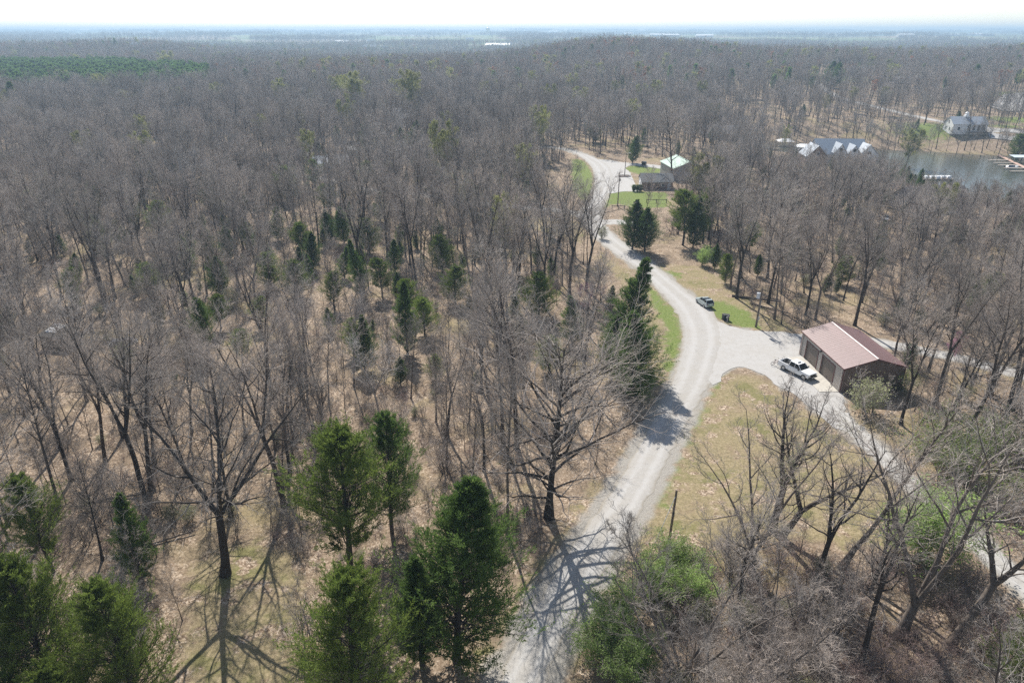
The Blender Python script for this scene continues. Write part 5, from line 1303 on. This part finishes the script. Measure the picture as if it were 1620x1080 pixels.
MARKS = [(at(*p_), t_) for p_, t_ in (((868, 818), 'the huge oak'), ((357, 908), 'the thick forked tree'), ((92, 551), 'the old shed'), ((196, 543), 'the covered boat'), ((620, 842), 'the open cedars'), ((600, 660), 'the bleached tree'), ((706, 738), 'the round bush'),
    ((352, 470), 'the mid woods cedar'), ((545, 385), 'the paired woods cedars'), ((645, 560), 'the thin pale cedar'), ((572, 470), 'the tall thin cedar'), ((1004, 632), 'the dark verge cedar'), ((768, 500), 'the many stemmed tree'), ((98, 1000), 'the corner cedars'), ((1058, 850), 'the thin pole'),
    ((1424, 1005), 'the three stemmed tree'), ((1500, 1022), 'the bent tree'), ((1370, 600), 'the metal garage'), ((1195, 517), 'the transformer pole'), ((1147, 448), 'the round cedar'), ((1112, 385), 'the open yard cedars'), ((900, 335), 'the road junction'), ((1590, 600), 'the back track'), ((226, 922), 'the narrow cedar'), ((20, 700), 'the left edge'), ((700, 310), 'the side road'), ((200, 380), 'the far left hollow'), ((280, 700), 'the leafy opening'), ((450, 620), 'the grey thicket'))]
LOOK = ('slim straight bare tree', 'two stemmed bare grey tree', 'thin small crowned bare tree', 'tall three stemmed bare tree', 'short low forked bare tree', 'broad crowned bare tree', 'small leaning bare tree')
def region(px, py):
    q, nm = min(MARKS, key=lambda m_: (m_[0].x - px) ** 2 + (m_[0].y - py) ** 2); dx, dy = px - q.x, py - q.y; dd = math.hypot(dx, dy)
    far_ = 'just ' if dd < 7 else '' if dd < 14 else 'well '
    if abs(dx) > 2 * abs(dy): w_ = 'left of ' if dx < 0 else 'right of '
    elif abs(dy) > 2 * abs(dx): w_ = 'behind ' if dy > 0 else 'before '
    else: w_ = ('behind and ' if dy > 0 else 'before and ') + ('left of ' if dx < 0 else 'right of ')
    return far_ + w_ + nm
# ------------------------------------------------------------------ the woods
r = np.random.default_rng(77)
for j_, (a_, b_, c_) in enumerate(MIDC):
    p_ = at(a_, b_); stand(CED[(4, 3, 1, 3, 4)[j_ % 5]], 11, (a_, b_), c_, 'cedar_tree', ('olive', 'wide olive', 'narrow green', 'broad olive', 'open olive')[j_ % 5] + ' cedar in the woods ' + region(p_.x, p_.y), 'evergreen cedars among the bare woods', wide=1.5, keep=4.2); sight((a_, b_))
for q_ in list(TRACK[2:48:4]) + [p_ for p_ in SIDE[6:50:4]]:
    for k_ in (5, 10, 15): KEEP.append((q_[0] * (1 - k_ / q_[1]), q_[1] - k_, 2.3))
THIN = ((520, 640, 500, 2), (500, 705, 560, 6), (560, 612, 470, 2), (690, 668, 520, 6), (742, 672, 505, 2), (748, 765, 600, 6), (462, 650, 500, 2), (436, 712, 560, 0), (476, 770, 640, 6), (650, 630, 500, 2))
for q_ in THIN:
    p_ = at(q_[0], q_[1]); stand(KM[q_[3]], KINDS[q_[3]]['H'], q_[:2], q_[2], 'bare_tree', 'lone ' + LOOK[q_[3]] + ' ' + region(p_.x, p_.y), 'bare trees of the leafy opening', keep=1.5)
# nearest 300 bare trees one by one, the rest as one mass of woods
x, y = jgrid(-420, 420, 18, 520, 5.2, r)
k = in_view(x, y); x, y = x[k], y[k]; k = ~blocked(x, y); x, y = x[k], y[k]
dens = r.uniform(size=len(x)) < (np.where(y > 330, .9, .74) + .22 * waves(x, y, 28, 41)) * np.where((x > 18) & (y < 78), .5, 1) * np.where((x > 130) & (y > 375) & (y < 560), .6, 1)
x, y = x[dens], y[dens]
d = np.hypot(x, y); o_ = np.argsort(d); x, y, d = x[o_], y[o_], d[o_]
z = hz(x, y)
def top_row_limit(x, y, z, H):
    """the woods get lower towards the cove: largest scale allowed for a tree of height H"""
    dep = y * CP + (CAM_H - z) * SP; px = 810 + FPX * x / dep
    lim = np.interp(px, (1080, 1180, 1215, 1390, 1410, 1640), (60, 190, 244, 246, 294, 290))
    v = (540 - lim) / FPX; zz = CAM_H + (-SP + v * CP) * y / (CP + v * SP)
    dl, _ = poly_dist(x, y, LAKE); nearside = (y < 345) & (px > 1150)
    return np.where(nearside, np.maximum(0, (zz - z) / H), 9.0)
N1 = 300
HK = [k['H'] for k in KINDS]
kind_ = r.integers(0, len(KM), len(x)); size_ = r.uniform(.6, 1.12, len(x)) * np.where((x > 55) & (y > 90), .86, 1)
lim_ = top_row_limit(x, y, z, np.array(HK)[kind_]); ok = lim_ > .42; size_ = np.minimum(size_, lim_)  # scale cut where a tree top would rise above its image row
x, y, z, d, kind_, size_ = (a_[ok] for a_ in (x, y, z, d, kind_, size_))
for i in range(N1):
    q = int(kind_[i])
    place(KM[q], 'bare_tree', (x[i], y[i], z[i]), r.uniform(0, 6.28), size_[i], ('large ' if size_[i] > .97 else '') + LOOK[q] + ' ' + region(x[i], y[i]), 'bare trees of the woods', 'tree', (r.normal(0, .05), r.normal(0, .05)))
FULL = [as_one('woods_tree', ms) for ms in KM] + [as_one('woods_tree', BUDM), as_one('woods_tree', PALEM), as_one('woods_tree', CED[0]), as_one('woods_tree', SAPM), as_one('woods_tree', PBUDM)]
xf, yf, zf = x[N1:], y[N1:], z[N1:]; n = len(xf)
ix = kind_[N1:]; u = r.uniform(size=n); ix = np.where((u < .075) & (size_[N1:] < .66), 10, ix); ix = np.where(size_[N1:] < .66, ix, np.where(u < .012, 7, np.where(u < .03, 8, np.where(u < .055, 9, np.where(u < .075, 11, ix)))))
s = size_[N1:]; s = np.where(ix == 9, s * .8, s)
P = [np.stack([xf, yf, zf], 1)]; SC = [np.stack([s, s, s * r.uniform(.9, 1.1, n)], 1)]; IX = [ix]
# saplings between them
xs_, ys_ = jgrid(-240, 260, 18, 300, 3.4, r); k = in_view(xs_, ys_); xs_, ys_ = xs_[k], ys_[k]; k = ~blocked(xs_, ys_, .3, False) & (r.uniform(size=len(xs_)) < .55); xs_, ys_ = xs_[k], ys_[k]
n2 = len(xs_); s = r.uniform(.45, 1.2, n2); P.append(np.stack([xs_, ys_, hz(xs_, ys_)], 1)); sk_ = np.where(ys_ < 88, 1, r.uniform(size=n2)); SC.append(np.stack([s, s, s], 1) * np.where(sk_ < .22, .5, 1)[:, None]); IX.append(np.where(sk_ < .17, 9, np.where(sk_ < .22, 11, 10)))
P, SC, IX = np.concatenate(P), np.concatenate(SC), np.concatenate(IX)
scatter('bare_woods', FULL, P, r.uniform(0, 6.28, len(P)), SC, IX, r.normal(0, .05, (len(P), 2)))
# undergrowth
x, y = jgrid(-230, 250, 16, 300, 3.0, r); k = in_view(x, y); x, y = x[k], y[k]
k = ~blocked(x, y, -.3, False) & (waves(x, y, 22, 4) + r.normal(0, .35, len(x)) > np.where((x > 20) & (y < 75), -.35, -.12)); x, y = x[k], y[k]; n = len(x)
bx_, by_ = [], []
for q_ in range(260):
    a_ = flat(r.uniform(430, 860), r.uniform(600, 900))
    if np.min(np.hypot(RC[:, 0] - a_[0], RC[:, 1] - a_[1])) > 5.5: bx_.append(a_[0]); by_.append(a_[1])
for q_ in range(420):
    a_ = flat(r.uniform(1040, 1660), r.uniform(880, 1200))
    if poly_dist(a_[0], a_[1], TRACK[::4], False)[0] > 3.2 and np.min(np.hypot(RC[:, 0] - a_[0], RC[:, 1] - a_[1])) > 6: bx_.append(a_[0]); by_.append(a_[1])
x, y = np.append(x, bx_), np.append(y, by_); n = len(x)
x0_, y0_ = x, y
UND = [as_one('undergrowth_plant', b_) for b_ in BARESH] + [as_one('undergrowth_plant', PALESH)]
s = r.uniform(.35, 1.0, n) * np.where(r.uniform(size=n) < .2, 1.5, 1); s[-len(bx_):] *= np.where(x[-len(bx_):] > 8, 1.0, .55); ix = np.where(r.uniform(size=n) < .05, 3, r.integers(0, 3, n)); ix = np.where((x > 25) & (r.uniform(size=n) < .5), 1, ix)
scatter('undergrowth', UND, np.stack([x, y, hz(x, y)], 1), r.uniform(0, 6.28, n), np.stack([s, s, s * .9], 1), ix)

# ---- far woods: lighter trees, then whole clumps
def lod(seed, H, W, r0, fork=1, leaves=None, n1=13, tw=4.0):
    (tv, tf), (cv, cf), tips = grow(seed, H=H, r0=r0, fork=fork, fh=.38, tilt=.3, clear=.4, W=W, n1=n1, n2=6, n3=7, n4=0, tw=tw, sides=4)
    mats = [BARK, TWIG]; parts = [(tv, tf, 0), (cv, cf, 1)]
    if leaves is not None:
        V, F = leaf_quads(np.random.default_rng(seed), tips, .35, 2, .3); parts.append((V, F, 2)); mats.append(leaves)
    return join_mesh('far_tree', parts, mats)
def pine_mesh(seed, H=17, W=2.6):
    m_ = cedar_meshes(seed, H, W, r0=.18, base=.35, shape=.55, n1=60, n2=5, n3=7, spray=.6, fol=PINE, gap=.1); return as_one('pine', m_)
LODS = [lod(201, 19, 4.2, .2), lod(202, 21, 4.6, .24, 2), lod(203, 17, 3.8, .17), lod(204, 18, 4.8, .22, 3), lod(205, 18, 4.4, .2, 1, BUD), lod(206, 15, 4.0, .2, 2, RUST), pine_mesh(207)]
def clump(seed, n, R_, H):
    rr = np.random.default_rng(seed); parts = []
    for q in range(n):
        me = LODS[(0, 1, 2, 3, 0, 1, 2, 3, 6, 1)[int(rr.integers(0, 10))] if seed % 2 else (0, 1, 2, 3)[q % 4]]
        v = np.empty(len(me.vertices) * 3, np.float32); me.vertices.foreach_get('co', v); v = v.reshape(-1, 3) * rr.uniform(.8, 1.1)
        a = rr.uniform(0, 6.28); ca, sa = math.cos(a), math.sin(a); v = np.stack([v[:, 0] * ca - v[:, 1] * sa, v[:, 0] * sa + v[:, 1] * ca, v[:, 2]], 1)
        v = v + np.array([rr.uniform(-R_, R_), rr.uniform(-R_, R_), 0]); f = np.empty(len(me.loops), np.int32); me.loops.foreach_get('vertex_index', f)
        mi = np.empty(len(me.polygons), np.int32); me.polygons.foreach_get('material_index', mi)
        parts.append((v, f.reshape(-1, 4), mi, list(me.materials)))
    V, F, M, mats, off = [], [], [], [], 0
    for v, f, mi, ml in parts:
        mp = []
        for m_ in ml:
            if m_ not in mats: mats.append(m_)
            mp.append(mats.index(m_))
        V.append(v); F.append(f + off); M.append(np.array(mp)[mi]); off += len(v)
    me = np_mesh('far_clump', np.concatenate(V), np.concatenate(F))
    for m_ in mats: me.materials.append(m_)
    me.polygons.foreach_set('material_index', np.concatenate(M).astype(np.int32)); return me
CL = [clump(301 + q, 5, 13, 18) for q in range(4)]
PINES = [flat(*p, 0) for p in ((-260, 117), (330, 113), (330, 101), (180, 92), (-260, 90))]
PINES = [(a * .54, b_ * .54) for a, b_ in PINES]
FX, FY, FI, FS = [], [], [], []
for y0, y1, sp in ((520, 1150, 6.8), (1150, 2300, 11.5), (2300, 4200, 30), (4200, 9500, 48)):
    w_ = HX * (y1 * CP + 45) + 30
    x, y = jgrid(-w_, w_, y0, y1, sp, r, .5); k = in_view(x, y, 40); x, y = x[k], y[k]
    if y0 < 1500:
        k = np.ones(len(x), bool)
        for bx, by, br in KEEP:
            if by > 400: k &= np.hypot(x - bx, (y - by) * .5) > br
        for q in (PARK2, LAWNFAR, PARK1): _, i = poly_dist(x, y, q); k &= ~i
        dd, _ = poly_dist(x, y, FARROAD[::4], False); k &= dd > 8
    else:
        k = (openland(x, y) < np.where(y > 1550, 0, .6)) | (r.uniform(size=len(x)) < .06)
        for bx, by, br in KEEP:
            if by > 1300: k &= ~((np.abs(x - bx) < br * 1.25 + 15) & (y < by + br) & (y > by - 760) & (y > 1300))
    x, y = x[k], y[k]; n = len(x); u = r.uniform(size=n); c2 = waves(x, y, 260, 12) + .4 * r.normal(size=n)
    if sp < 20: i_ = r.integers(0, 4, n); i_ = np.where(u < .02, 4, np.where(u < .05, 5, np.where((u < .065) | ((u < .25) & (c2 > .85)), 6, i_)))
    else: i_ = np.where(u < .5, 7, 8) + 2 * r.integers(0, 2, n)
    _, ip = poly_dist(x, y, PINES); k = ~ip; x, y, i_ = x[k], y[k], i_[k]
    FX.append(x); FY.append(y); FI.append(i_); FS.append(r.uniform(.75, 1.12, len(x)) * (1.15 if sp > 20 else 1))
x, y = jgrid(-900, 100, 380, 1100, 5.6, r, .3); _, ip = poly_dist(x, y, PINES); x, y = x[ip], y[ip]; k = in_view(x, y, 40); x, y = x[k], y[k]
px_, py_ = x, y
x, y, i_, s = map(np.concatenate, (FX, FY, FI, FS)); n = len(x)
scatter('far_woods', LODS + CL, np.stack([x, y, hz(x, y) - .3], 1), r.uniform(0, 6.28, n), np.stack([s, s, s], 1), i_)
n = len(px_); s = r.uniform(.85, 1.1, n)
scatter('pine_stand', [LODS[6], pine_mesh(208)], np.stack([px_, py_, hz(px_, py_)], 1), r.uniform(0, 6.28, n), np.stack([s, s, s], 1), r.integers(0, 2, n))
print('tris', sum(len(m_.loops) - 2 * len(m_.polygons) for m_ in bpy.data.meshes)); print('far', len(x), 'pines', n, 'under', len(x0_), 'woods', len(P))
